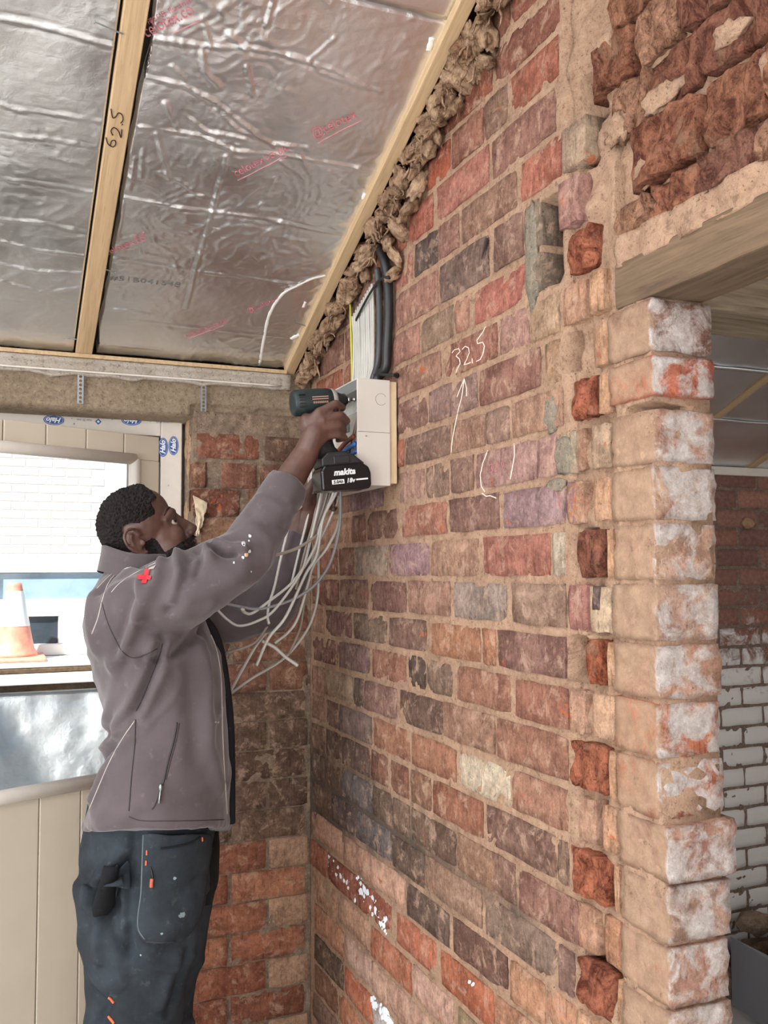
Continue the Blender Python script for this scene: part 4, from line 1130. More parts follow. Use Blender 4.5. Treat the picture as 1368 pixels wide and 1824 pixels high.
bm = bmesh.new(); tube(bm, [wc(672, 478, -.012), wc(675, 520, -.010), wc(676, 580, -.010), wc(674, 640, -.010), (-.014, -.545, ZT+.03), (-.03, -.545, ZT-.02)], .0085, 34, 10)
tag(mesh('dark_cable', bm, plain('charcoal_cable', '3c3d40', .45, var=.15), None, True), 'charcoal cable between the light grey cable row and the thick black cable', 'cable')
# black cable clips
def strapline(pts, r, lab):
    bm = bmesh.new(); tube(bm, pts, r, 26, 8, True, .5, (1, 0, 0)); bm2 = bm
    ell(bm, pts[-1], (.006, .006, .007), None, 2)
    tag(mesh('cable_tie', bm, M_RUBBER, None, True), lab, 'cable tie')
strapline([wc(634, 570, -.012), wc(645, 548, -.019), wc(660, 521, -.021), wc(675, 500, -.024), wc(690, 494, -.031), wc(701, 497, -.008)], .0042, 'upper slanting black tie holding the cable run to the bricks')
strapline([wc(663, 669, -.012), wc(673, 667, -.024), wc(687, 668, -.031), wc(701, 668, -.03), wc(707, 669, -.005)], .0038, 'lower black tie round the thick cables just above the fuse box')

# ------------------------------------------------------------------ loose cable tails hanging out of the fuse box
DZ = 2.20
def tail(px, deps, r, mat, lab, grp=None, flat=.7):
    n = len(px); P = [at(x, y, deps[0]+(deps[1]-deps[0])*i/(n-1)) for i, (x, y) in enumerate(px)]
    bm = bmesh.new(); tube(bm, P, r, 60, 10, True, flat)
    tag(mesh('loose_cable', bm, mat, None, True), lab, 'cable', grp)
zz = lambda pts: [(360+.2485*x, 840+.2485*y) for x, y in pts]
TOP = lambda x: [(x+9, 812), (x+3, 840)]
tail(TOP(604)+zz([(992,150),(985,400),(920,650),(820,800),(700,890),(560,950),(400,985),(250,965),(110,930)]), (2.28, 2.16), .0052, M_DGREY, 'darker grey cable in the lowest sweeping loop from the fuse box towards the jacket')
tail(TOP(598)+zz([(965,140),(870,330),(820,600),(740,740),(600,1040),(480,1190),(390,1390)]), (2.28, 2.17), .0052, M_GREY, 'light grey cable ending in a square cut pointing down to the left')
tail(TOP(596)+zz([(945,140),(850,380),(800,560),(660,780),(480,930),(360,1015),(305,1010),(290,985)]), (2.28, 2.15), .0050, M_GREY, 'grey cable whose tip curls up white in front of the dark sleeve')
tail(zz([(840,400),(815,460),(690,545),(560,590),(450,612)]), (2.26, 2.13), .0045, M_TAN, 'short buff cable crossing the others beside the raised forearm')
tail(TOP(552)+zz([(775,160),(700,260),(650,300),(570,600),(520,820),(480,950),(470,1040),(480,1090)]), (2.27, 2.17), .0046, M_GREY, 'grey cable hanging furthest from the wall beside the sleeve')
tail([(590, 770), (572, 800), (556, 828), (541, 850), (533, 876), (531, 892)], (2.26, 2.10), .0058, M_GREY, 'thick grey cable bent round beneath the wrist and battery')
tail(TOP(562)+zz([(800,160),(700,450),(640,750),(590,900),(530,1020),(480,1090),(370,1230),(160,1305)]), (2.28, 2.25), .0046, M_TAN, 'buff cable curving away low behind the jacket front')
tail(TOP(566)+zz([(830,170),(740,500),(680,720),(600,900),(540,1050),(400,1230),(300,1400),(205,1575)]), (2.28, 2.30), .0046, M_GREY, 'straight grey cable slanting down behind the jacket edge')
tail(TOP(570)+zz([(850,170),(760,560),(700,740),(520,990),(400,1070),(270,1105),(180,1060),(85,965)]), (2.27, 2.12), .0045, M_GREY, 'pale grey cable looping back up against the jacket chest')
tail(TOP(600)+zz([(985,330),(900,540),(800,670),(760,800),(690,1040),(620,1150),(520,1230)]), (2.30, 2.24), .0046, M_GREY, 'grey cable from beneath the fuse box ending near the crossed cut ends')
tail(zz([(850,420),(835,600),(830,880),(780,1080),(680,1240),(560,1360),(360,1480),(200,1595)]), (2.34, 2.36), .0042, M_GREY, 'thin grey cable nearest the brick corner sweeping lowest to the left')
tail(zz([(760,760),(730,960),(700,1130),(620,1310)]), (2.33, 2.34), .0040, M_TAN, 'thin buff cable hanging close to the brick corner')
tail(zz([(430,1215),(520,1260),(600,1330),(685,1390)]), (2.20, 2.22), .0060, M_GREY, 'short pale cable end lying across the others in a cross')
for k, (x, q) in enumerate(((558, 620), (572, 795), (577, 880), (581, 760), (586, 700), (591, 740), (609, 900))):
    tail(TOP(x)+[(x+random.uniform(-6, -2), 880), (x-12-2*k, 930), (x-26-4*k, 985), (x-40-5*k, 1035+q/60)], (2.28, 2.22+.01*k), .0044, (M_GREY, M_TAN)[k % 2], ORD[k]+' cable from the sleeve in the bundle below the battery, '+('pale grey' if k % 2 == 0 else 'buff'), 'cables of the tight bundle')

# ------------------------------------------------------------------ chalk marks and old nail on the bricks
bpy.context.view_layer.update()
bmt = bmesh.new(); bmt.from_mesh(wall_r.data)
for o in list(wall_r.children):
    if o.type == 'MESH':
        m = o.data.copy(); m.transform(o.matrix_local); bmt.from_mesh(m); bpy.data.meshes.remove(m)
bmt.faces.ensure_lookup_table(); WB = BVHTree.FromBMesh(bmt); bmt.free()
def onwall(px, py, off=.0006):
    h = WB.ray_cast(CAM, ray(px, py).normalized())
    return (h[0] if h[0] else onx(px, py)) + Vector((-off, 0, 0))
def chalk(px, r=.0011, mat=None):
    P = []
    for a, b in zip(px, px[1:]):
        m = max(2, int(math.hypot(a[0]-b[0], a[1]-b[1])/2))
        P += [onwall(a[0]+(b[0]-a[0])*i/m, a[1]+(b[1]-a[1])*i/m) for i in range(m)]
    P.append(onwall(*px[-1]))
    bm = bmesh.new(); tube(bm, P, r, 0, 5); return mesh('chalk_mark', bm, mat or M_CHALK, wall_r)
q2 = lambda pts: [(684+x/4, 456+y/4) for x, y in pts]
for st in ([(487,690),(505,668),(535,660),(545,680),(515,712),(540,735),(545,765),(525,805),(515,830)], [(560,665),(580,643),(605,655),(610,690),(590,740),(572,775),(600,768),(620,758)], [(630,730),(632,765)],
           [(725,505),(705,545),(665,600),(668,625),(705,615),(718,640),(710,690),(690,735),(660,752)], [(574,875),(555,1010),(530,1100),(510,1200),(490,1300),(480,1400)], [(574,875),(522,1005)], [(574,875),(590,940),(590,1000)],
           [(742,1385),(705,1480),(688,1560),(695,1640),(720,1680)], [(930,1335),(932,1420),(915,1520),(902,1590)], [(700,1690),(730,1712),(760,1708),(800,1724)]):
    chalk(q2(st))
for st in ([(752,1490),(772,1480),(768,1510),(780,1530),(762,1545)], [(790,1480),(805,1475),(800,1510),(790,1535),(812,1530)], [(850,1462),(835,1475),(840,1490),(850,1505),(838,1520)]):
    chalk(q2(st), .0007, M_REDINK)
bm = bmesh.new(); a = onwall(872, 425, .006); b = onwall(866, 462, .010); tube(bm, [a, (a+b)/2, b], [.004, .003, .001], 0, 6)
tag(mesh('iron_spike', bm, plain('rusty_iron', '2e2420', .8)), 'rusty iron spike hammered into the upper brick joint', 'nail')
def flake(px, mat, off=.0012, nm='paint_flake', par=wall_r):
    P = [onwall(x, y, off) for x, y in px]; bm = bmesh.new(); vs = [bm.verts.new(p) for p in P]; bm.faces.new(vs); bmesh.ops.triangulate(bm, faces=bm.faces[:]); return mesh(nm, bm, mat, par)
M_LWASH = plain('old_white_limewash', 'e4e8ec', .8, var=.08, scale=60)
q5 = lambda pts: [(540+x/4, 1368+y/4) for x, y in pts]
random.seed(6)
for x0, y0, x1, y1, nfl in ((380, 800, 600, 1130, 60), (180, 660, 380, 900, 22), (490, 1650, 640, 1824, 60), (1180, 1520, 1250, 1570, 6)):
    bm = bmesh.new()
    for q in range(nfl):
        u = random.random(); x = x0+(x1-x0)*u; y = y0+(y1-y0)*(u+random.uniform(-.22, .22)); s = random.choice((5, 8, 14, 22))*(.6 if nfl < 30 else 1)
        P = [onwall(540+(x+s*random.uniform(.5, 1)*math.cos(a)*.8)/4, 1368+(y+s*random.uniform(.6, 1.5)*math.sin(a))/4, .001) for a in [k*math.pi/4 for k in range(8)]]
        bm.faces.new([bm.verts.new(p) for p in P])
    bmesh.ops.triangulate(bm, faces=bm.faces[:]); mesh('limewash_remnant', bm, M_LWASH, wall_r)['kind'] = 'stuff'
# ------------------------------------------------------------------ impact driver
dB = at(565, 716, 2.105); dT = at(637, 711.5, 2.140)
f_ = (dT-dB).normalized(); l_ = f_.cross(Vector((0, 0, 1))).normalized(); h_ = l_.cross(f_).normalized()
DM = Matrix(((f_.x, l_.x, h_.x, dB.x), (f_.y, l_.y, h_.y, dB.y), (f_.z, l_.z, h_.z, dB.z), (0, 0, 0, 1)))
def D(f, l, h): return DM @ Vector((f, l, h))
drill = empty('impact_driver', dB); drill.matrix_world = DM
tag(drill, 'dark teal cordless impact driver with black battery gripped in the raised hand', 'power tool')
M_TEAL = plain('teal_plastic', '101f21', .5, var=.2); M_CHROME = plain('tool_steel', 'b8b8ba', .25, 1., .1)
M_GLOSSB = plain('gloss_black_plastic', '101012', .22, var=.2)
def lathe(bm, prof, seg=28, ax=0):
    rings = [[bm.verts.new((x, r*math.cos(2*math.pi*k/seg), r*math.sin(2*math.pi*k/seg))) for k in range(seg)] for x, r in prof]
    for a, b in zip(rings, rings[1:]):
        for k in range(seg): bm.faces.new((a[k], a[(k+1) % seg], b[(k+1) % seg], b[k]))
    bm.faces.new(rings[0][::-1]); bm.faces.new(rings[-1])
    bmesh.ops.recalc_face_normals(bm, faces=bm.faces[:])
bm = bmesh.new(); lathe(bm, [(-.060, .018), (-.0585, .026), (-.054, .0295), (-.03, .0305), (.0, .0305), (.022, .030), (.034, .027), (.040, .024)])
hs = mesh('housing', bm, M_TEAL, drill, True)
for k in range(5):
    bm = bmesh.new()
    for sgn in (1,): box(bm, (-.050, sgn*.0278-.003, -.014+.007*k), (-.034, sgn*.0278+.003, -.0105+.007*k), .001)
    mesh('vent_slot', bm, M_BLACK, hs)
bm = bmesh.new(); lathe(bm, [(.030, .0265), (.034, .0285), (.040, .0275), (.043, .0255)]); mesh('front_ring', bm, plain('grey_bumper', '8d8780', .5), drill, True)
bm = bmesh.new(); lathe(bm, [(.040, .024), (.052, .018), (.057, .016), (.066, .015), (.067, .010), (.071, .0095), (.072, .006)]); mesh('nose_cone', bm, M_BLACK, drill, True)
bm = bmesh.new(); lathe(bm, [(.070, .0055), (.078, .006), (.080, .0036), (.088, .0036), (.090, .005), (.094, .0022), (.108, .002), (.110, .0008)], 12); mesh('driver_bit', bm, M_CHROME, drill, True)
bm = bmesh.new(); loft(bm, [((-.010, 0, -.010), (.026, 0, 0), (0, .021, 0)), ((-.008, 0, -.035), (.023, 0, 0), (0, .0185, 0)), ((-.002, 0, -.07), (.021, 0, 0), (0, .018, 0)), ((.006, 0, -.105), (.022, 0, 0), (0, .018, 0)), ((.014, 0, -.126), (.030, 0, 0), (0, .022, 0))], 24, 2.4)
mesh('handle', bm, M_RUBBER, drill, True)
bm = bmesh.new(); box(bm, (.010, -.008, -.052), (.030, .008, -.028), .004); mesh('trigger', bm, M_BLACK, drill, True)
# foot and battery: profile in f/h, extruded across
def slab(nm, prof, w, mat, bev=.004, par=drill):
    bm = bmesh.new(); a = [bm.verts.new((x, -w, z)) for x, z in prof]; b = [bm.verts.new((x, w, z)) for x, z in prof]
    bm.faces.new(a); bm.faces.new(b[::-1]); n = len(prof)
    for k in range(n): bm.faces.new((a[k], b[k], b[(k+1) % n], a[(k+1) % n]))
    bmesh.ops.recalc_face_normals(bm, faces=bm.faces[:])
    bmesh.ops.bevel(bm, geom=bm.edges[:], offset=bev, segments=2, profile=.5, affect='EDGES')
    o = mesh(nm, bm, mat, par); return o
slab('foot', [(-.018, -.150), (-.016, -.132), (.000, -.118), (.040, -.118), (.062, -.128), (.086, -.150)], .033, M_BLACK)
bat = slab('battery', [(-.024, -.204), (-.022, -.160), (-.014, -.148), (.078, -.148), (.092, -.158), (.096, -.172), (.094, -.200), (.088, -.208)], .0375, M_GLOSSB, .005)
slab('release_button', [(.012, -.146), (.012, -.128), (.050, -.128), (.050, -.146)], .0345, M_BLACK, .002)
def dtext(txt, f, h, size, mat, shear, bold, par, l=.0379):
    bm = text_mesh(txt, size, shear, bold)
    for v in bm.verts: v.co = Vector((f+v.co.x, l, h+v.co.y))
    return mesh('lettering', bm, mat, par)
M_PRINT = plain('silver_print', 'd0d0d2', .4, var=.05)
dtext('makita', .032, -.166, .019, M_PRINT, .25, .0008, bat); bm = bmesh.new(); box(bm, (.0005, .0376, -.1915), (.0295, .0379, -.1815), .0001); mesh('print_bar', bm, M_PRINT, bat)
dtext('5.0Ah', .015, -.1868, .0095, M_GLOSSB, .2, .0004, bat, .0381); dtext('18v', .044, -.186, .014, M_PRINT, .25, .0004, bat)
bm = bmesh.new(); box(bm, (.058, .0376, -.187), (.086, .0380, -.1835)); mesh('print_bar', bm, M_PRINT, bat)
M_ORPR = plain('copper_print', 'a07866', .5)
for z in (.006, .001):
    bm = bmesh.new(); box(bm, (-.020, .0300, z), (.018, .0309, z+.0022)); mesh('print_bar', bm, M_ORPR, hs)
for k in range(8):
    bm = bmesh.new(); box(bm, (-.018+.0045*k, .0302, -.0075), (-.0153+.0045*k, .0308, -.003)); mesh('print_bar', bm, M_ORPR, hs)

# ------------------------------------------------------------------ the electrician
def skin_mat():
    t = NT('dark_brown_skin'); p = t.pos()
    n = t.noise(p, 25, 5, .6); n2 = t.noise(p, 300, 3, .6)
    c = t.mix(t.ramp(n, .3, .7), lin('472f28'), lin('614339'))
    t.col(c); t.set(Roughness=.48); t.b.inputs['Subsurface Weight'].default_value = .0
    t.bump(n2, .15, .001); t.bump(t.noise(t.mapping(p, (120, 120, 120)), 1, 4), .1, .001); return t.m
M_SKIN = skin_mat()
TZ = 2.10
fa = math.radians(-16); FD = Vector((math.cos(fa), math.sin(fa), 0)); LD = Vector((-math.sin(fa), math.cos(fa), 0))   # torso facing / his left
# head frame: origin between the ears
ha = math.radians(1); hp = math.radians(31); hr = math.radians(-2)
HF = Vector((math.cos(ha)*math.cos(hp), math.sin(ha)*math.cos(hp), math.sin(hp)))
HL = Vector((-math.sin(ha), math.cos(ha), 0)); HU = HF.cross(HL)
HL, HU = HL*math.cos(hr)+HU*math.sin(hr), HU*math.cos(hr)-HL*math.sin(hr)
HC = at(269, 966, 2.035) + HL*.074
HM = Matrix(((HF.x, HL.x, HU.x), (HF.y, HL.y, HU.y), (HF.z, HL.z, HU.z)))
def H(x, y, z): return HC + HM @ Vector((x, y, z))
bm = bmesh.new()
def he(c, r, pitch=0, yaw=0): ell(bm, H(*c), r, HM @ (Matrix.Rotation(yaw, 3, 'Z') @ Matrix.Rotation(-pitch, 3, 'Y')), 3)
he((.003, 0, .045), (.077, .074, .082)); he((.028, 0, .06), (.060, .064, .062)); he((.030, 0, -.005), (.058, .064, .07)); he((.040, 0, -.058), (.046, .050, .046)); he((.066, 0, -.088), (.022, .026, .020)); he((.006, 0, -.05), (.05, .056, .045))
for s in (1, -1):
    tube(bm, [H(.050, s*.052, .024), H(.074, s*.036, .036), H(.085, s*.014, .034), H(.086, 0, .032)], [.010, .0105, .010, .009], 12, 10)
    he((.050, s*.043, -.014), (.030, .018, .028)); he((.030, s*.056, -.045), (.03, .012, .035))
    he((.098, s*.0135, -.028), (.011, .0085, .0085))
    # lids
    tube(bm, [H(.058, s*.049, .014), H(.074, s*.042, .0205), H(.0815, s*.031, .0225), H(.079, s*.018, .015)], [.0025, .003, .003, .0025], 12, 8)
    tube(bm, [H(.058, s*.049, .010), H(.073, s*.042, .0045), H(.0785, s*.031, .003), H(.077, s*.018, .010)], [.0025, .003, .003, .0025], 12, 8)
    # ear: helix rim, antihelix, lobe, tragus
    tube(bm, [H(-0.010, s*.073, 0.024), H(-0.016, s*.081, 0.042), H(-0.032, s*.088, 0.048), H(-0.046, s*.091, 0.038), H(-0.048, s*.089, 0.016), H(-0.038, s*.083, -0.004), H(-0.025, s*.078, -0.016), H(-0.016, s*.073, -0.012)], [.0035, .0042, .0045, .0045, .0045, .0045, .0055, .005], 30, 8)
    tube(bm, [H(-0.026, s*.080, 0.036), H(-0.036, s*.083, 0.026), H(-0.036, s*.081, 0.008), H(-0.026, s*.078, -0.002)], .0036, 16, 8)
    he((-0.032, s*.073, 0.016), (.016, .006, .028)); he((-0.014, s*.075, 0.008), (.005, .005, .008))
tube(bm, [H(.086, 0, .026), H(.096, 0, .006), H(.106, 0, -.014), H(.109, 0, -.022)], [.0095, .0085, .010, .011], 14, 12)
he((.088, 0, -.004), (.016, .013, .034)); he((.107, 0, -.022), (.0135, .0125, .0115)); he((.094, 0, -.032), (.014, .010, .006))
he((.070, 0, -.052), (.026, .034, .028)); he((.092, 0, -.050), (.012, .023, .0075), .3); he((.090, 0, -.0625), (.0115, .020, .0085), -.2)
limb(bm, [H(-.025, 0, -.02), H(-.035, 0, -.09), at(238, 1052, 2.10)], [.060, .056, .058], 12, 20)
# torso core, hips, legs and feet (inside the clothes)
def S(pxl, pxr, y, d=TZ): 
    a, b = at(pxl, y, d), at(pxr, y, d); return (a+b)/2, (b-a).length/2
def core(y, l, r, half, k=.86):
    c, w = S(l, r, y); return (c, FD*w*k, LD*half*k)
loft(bm, [core(1045, 215, 320, .10), core(1085, 185, 350, .16), core(1160, 172, 385, .19), core(1300, 200, 395, .17), core(1420, 190, 385, .16), core(1500, 175, 365, .14)], 32, 2.2)
HIP = (S(160, 370, 1500)[0])
for s, d in ((-1, -.085), (1, .085)):
    hip = HIP + LD*d + Vector((0, 0, -.02)); knee = hip + Vector((0, 0, -.45)) - FD*.028 + LD*d*.1; ank = Vector((knee.x-.03, knee.y+d*.1, .10))
    limb(bm, [hip, knee, ank], [.072, .046, .036], 24, 16); ell(bm, ank+FD*.07+Vector((0, 0, -.055)), (.13, .045, .045), Matrix.Rotation(fa, 3, 'Z'))
# right arm
SHR = at(262, 1078, 1.955); ELR = at(432, 990, 1.985); WRR = D(-.046, .014, -.118)
limb(bm, [SHR, ELR], [.055, .044], 14, 14); limb(bm, [ELR, ELR.lerp(WRR, .35), ELR.lerp(WRR, .62), WRR], [.040, .042, .037, .029], 16, 16)
limb(bm, [WRR, D(-.022, .026, -.072)], [.028, .026], 10, 14)
ell(bm, D(-.012, .030, -.062), (.027, .017, .045), DM.to_3x3() @ Matrix.Rotation(.2, 3, 'Y'))
ell(bm, D(-.034, .014, -.050), (.018, .020, .026), DM.to_3x3())
for MC, A, B_, C_, r in (((-.008, .034, -.028), (.030, .038, -.012), (.051, .022, -.020), (.044, .003, -.024), .0098), ((-.004, .037, -.046), (.038, .039, -.038), (.058, .020, -.050), (.046, -.002, -.054), .0102),
                    ((-.002, .036, -.064), (.034, .036, -.061), (.050, .014, -.070), (.036, -.007, -.072), .0098), ((.000, .032, -.082), (.030, .032, -.082), (.050, .018, -.088), (.038, -.002, -.090), .0086)):
    limb(bm, [D(-.030, .024, MC[2]*.7-.03), D(*MC)], [.013, r*1.25], 8, 12)
    limb(bm, [D(*MC), D(*A)], [r*1.12, r*.98], 8, 12); limb(bm, [D(*A), D(*B_)], [r*1.0, r*.9], 8, 12); limb(bm, [D(*B_), D(*C_)], [r*.92, r*.78], 8, 12)
limb(bm, [D(-.034, .002, -.080), D(-.024, -.026, -.052), D(.004, -.034, -.032), D(.026, -.030, -.026)], [.017, .0125, .0105, .008], 20, 12)
# left arm, hand closed round the cable bundle
SHL = at(318, 1085, 2.31); ELL_ = at(486, 1078, 2.30); WRL = at(540, 935, 2.27)
limb(bm, [SHL, ELL_], [.055, .044], 14, 14); limb(bm, [ELL_, ELL_.lerp(WRL, .4), WRL], [.044, .040, .028], 16, 14)
PL = at(549, 893, 2.265); limb(bm, [WRL, PL], [.027, .026], 8, 14)
for k, (dy, L) in enumerate(((0, 1.), (13, 1.08), (26, 1.), (38, .85))):
    a = at(549+k, 868+dy, 2.275); b = at(570+3*L, 862+dy, 2.318); c = at(592+4*L, 866+dy, 2.305); e = at(594, 869+dy, 2.272)
    limb(bm, [PL, a], [.018, .0115], 6, 12); limb(bm, [a, b], [.0112, .0098], 6, 12); limb(bm, [b, c], [.0098, .009], 6, 12); limb(bm, [c, e], [.009, .0075], 6, 12)
limb(bm, [at(545, 905, 2.255), at(546, 884, 2.225), at(552, 868, 2.205), at(558, 856, 2.200)], [.016, .0125, .0105, .008], 16, 12)
person = fuse('person', bm, .0032, 7, M_SKIN)
tag(person, 'man in a grey-brown softshell jacket reaching up with a driver to wire the fuse box', 'person')

# eyes
def pupil(s):
    bm = bmesh.new(); c = H(.0665, s*.035, .0125); ell(bm, c, (.0130,)*3, None, 3)
    o = mesh('eye', bm, plain('eye_white', 'a89c94', .3, var=.03), person, True)
    g = (HM @ Vector((.74, -.64, .16))).normalized(); bm = bmesh.new()
    ell(bm, c+g*.0078, (.0070, .0070, .0070), None, 2); mesh('iris', bm, plain('dark_iris', '1c100c', .15), o, True)
pupil(1); pupil(-1)
# brows, nostrils, hair and beard: shells grown from the skin
PM = person.data; nv = len(PM.vertices); co = np.empty(nv*3); PM.vertices.foreach_get('co', co); co = co.reshape(-1, 3)
no = np.empty(nv*3); PM.vertices.foreach_get('normal', no); no = no.reshape(-1, 3)
HMi = np.array(HM.transposed()); loc = (co-np.array(HC)) @ HMi.T
def smooth(a, b, x): t = np.clip((x-a)/(b-a), 0, 1); return t*t*(3-2*t)
def shell(name, dens, thick, fq, amp, mat, inset=.0025, sub=0):
    """dens: 0..1 per vertex; builds a closed cap of hair over the skin where dens>0"""
    keep = dens > .02
    polys = [p for p in PM.polygons if all(keep[i] for i in p.vertices)]
    mp = {}; V = []; Fc = []
    for p in polys:
        q = []
        for i in p.vertices:
            if i not in mp:
                mp[i] = len(V); c = Vector(co[i]); n = Vector(no[i])
                nz = noise.noise(c*fq) + .6*noise.noise(c*fq*2.3)
                d = dens[i]; V.append(c + n*(-inset*(1-d) + d*thick*(1+amp*nz) ))
            q.append(mp[i])
        Fc.append(q)
    o = pyd(name, V, Fc, mat, person, False); return o
x, y, z = loc[:, 0], loc[:, 1], loc[:, 2]
inhead = (np.sqrt(x*x+y*y+z*z) < np.where(x < -.02, .143, .15)) & (z > -.13) & ((z > -.06) | (x > 0))
hairline = np.where(z > .075, .064-.25*np.maximum(0, z-.095), .046 - .10*np.abs(z-.05))
low = np.where(x > -.034, .046, -.045 + .9*(x+.10)*.6)
# grown-out top, faded sides and nape
dens = smooth(hairline+.006, hairline-.008, x) * smooth(low-.012, low+.03, z) * inhead
ear = (np.hypot(x+.028, z-.014) < .044) & (np.abs(y) > .062)
dens = np.where(ear, 0, dens)
topm = smooth(.02, .07, z+.35*np.maximum(0, -x-.03))
def hair_mat():
    t = NT('black_curly_hair'); p = t.pos(); n = t.noise(p, 180, 4, .7); t.col(t.mix(t.ramp(n, .35, .7), lin('0b0808'), lin('231a17'))); t.set(Roughness=.75); t.b.inputs['Specular IOR Level'].default_value = .3; t.bump(n, 1., .004); return t.m
M_HAIR = hair_mat()
shell('hair', dens*(.3+.7*topm), .0095, 210, .5, M_HAIR)
beardtop = -.040 - .30*np.maximum(0, .03-x)*0
bd = smooth(-.030, -.044, z-.25*np.minimum(0, x-.02)) * smooth(-.030, -.010, x) * inhead * (z > -.125)
side = smooth(.020, .008, x) * smooth(-.020, -.006, x) * smooth(.02, -.02, z) * (np.abs(y) > .05) * inhead
mous = smooth(.070, .080, x)*smooth(-.034, -.038, z)*smooth(-.049, -.044, z)*inhead
lipm = (x > .085) & (np.abs(y) < .022) & (z < -.046) & (z > -.070)
bd = np.maximum(np.maximum(bd, .8*side), mous); bd = np.where(lipm, 0, bd)
bd = np.where((z > -.046) & (x > .055) & (np.abs(y) < .04) & (mous < .05), 0, bd)
shell('beard', bd, .004, 330, .5, M_HAIR, .001)
for s in (1, -1):
    bmx = bmesh.new(); tube(bmx, [H(.058, s*.054, .036), H(.0735, s*.045, .0450), H(.082, s*.031, .0465), H(.0865, s*.018, .0425)], [.0010, .0020, .0024, .0012], 18, 8, True, .6)
    mesh('eyebrow', bmx, M_HAIR, person, True)

# ------------------------------------------------------------------ jacket
def fabric(name, a, b, rough=.85, sc=500):
    t = NT(name); p = t.pos(); n = t.noise(p, 7, 5, .6); n2 = t.noise(p, sc, 3, .6); n3 = t.noise(p, 40, 5, .65)
    c = t.mix(t.ramp(n, .35, .65), lin(a), lin(b)); c = t.mix(t.ramp(n3, .6, .75, 0, .25), c, lin('8d8480'))
    t.col(c); t.set(Roughness=rough); t.b.inputs['Specular IOR Level'].default_value = .25; t.b.inputs['Sheen Weight'].default_value = .25
    t.bump(n2, .25, .001); t.bump(n3, .15, .004); return t.m
M_JACK = fabric('softshell_grey_brown', '4a4143', '574d50')
M_JDARK = fabric('softshell_lining_black', '121113', '1a191c'); M_JDARK.node_tree.nodes['Principled BSDF'].inputs['Sheen Weight'].default_value = 0
bm = bmesh.new()
JS = [(1012, 196, 300, .085), (1035, 180, 330, .145), (1065, 166, 352, .185), (1110, 157, 365, .205), (1160, 168, 388, .21), (1230, 184, 400, .205), (1300, 203, 406, .20), (1330, 203, 407, .20), (1370, 190, 408, .205), (1420, 171, 408, .21), (1462, 156, 408, .215), (1480, 156, 407, .214)]
loft(bm, [(S(l, r, yy)[0], FD*S(l, r, yy)[1], LD*hh - Vector((0, 0, .062*min(1, max(0, (yy-1160)/300))))) for yy, l, r, hh in JS], 48, 2.25)
limb(bm, [at(255, 1082, 1.985), at(320, 1053, 1.955), at(388, 1019, 1.955), at(438, 987, 1.985)], [.090, .078, .067, .062], 24, 20)
CUF = ELR.lerp(WRR, .56)
CZ = ELR.lerp(WRR, .60); CA = (WRR-ELR).normalized()
limb(bm, [at(438, 987, 1.985), ELR.lerp(WRR, .30)+Vector((0, 0, -.004)), CZ], [.062, .056, .047], 20, 20)
loft(bm, [(CZ-CA*.04, CA.orthogonal().normalized()*.047, CA.cross(CA.orthogonal()).normalized()*.047), (CZ+CA*.035, CA.orthogonal().normalized()*.045, CA.cross(CA.orthogonal()).normalized()*.045)], 24) if False else tube(bm, [CZ-CA*.04, CZ, CZ+CA*.034], [.0475, .047, .0455], 3, 24)
limb(bm, [at(318, 1085, 2.29), at(400, 1090, 2.31), at(484, 1078, 2.30)], [.09, .078, .064], 20, 18)
limb(bm, [at(484, 1078, 2.30), at(510, 1020, 2.285), at(527, 968, 2.275)], [.064, .054, .043], 16, 18)
ell(bm, at(262, 1092, 2.0), (.10, .10, .10)); ell(bm, at(318, 1092, 2.26), (.1, .1, .1))
jacket = fuse('jacket', bm, .006, 7, M_JACK, person)
JM = jacket.data
def bvh(me):
    b = bmesh.new(); b.from_mesh(me); b.faces.ensure_lookup_table(); t = BVHTree.FromBMesh(b); b.free(); return t
JB = bvh(JM)
def onsurf(T, px, py, off=0.):
    h = T.ray_cast(CAM, ray(px, py).normalized())
    return (h[0]+h[1]*off, h[1]) if h[0] else (None, None)
z4 = lambda pts: [(130+.3672*x, 830+.3672*y) for x, y in pts]
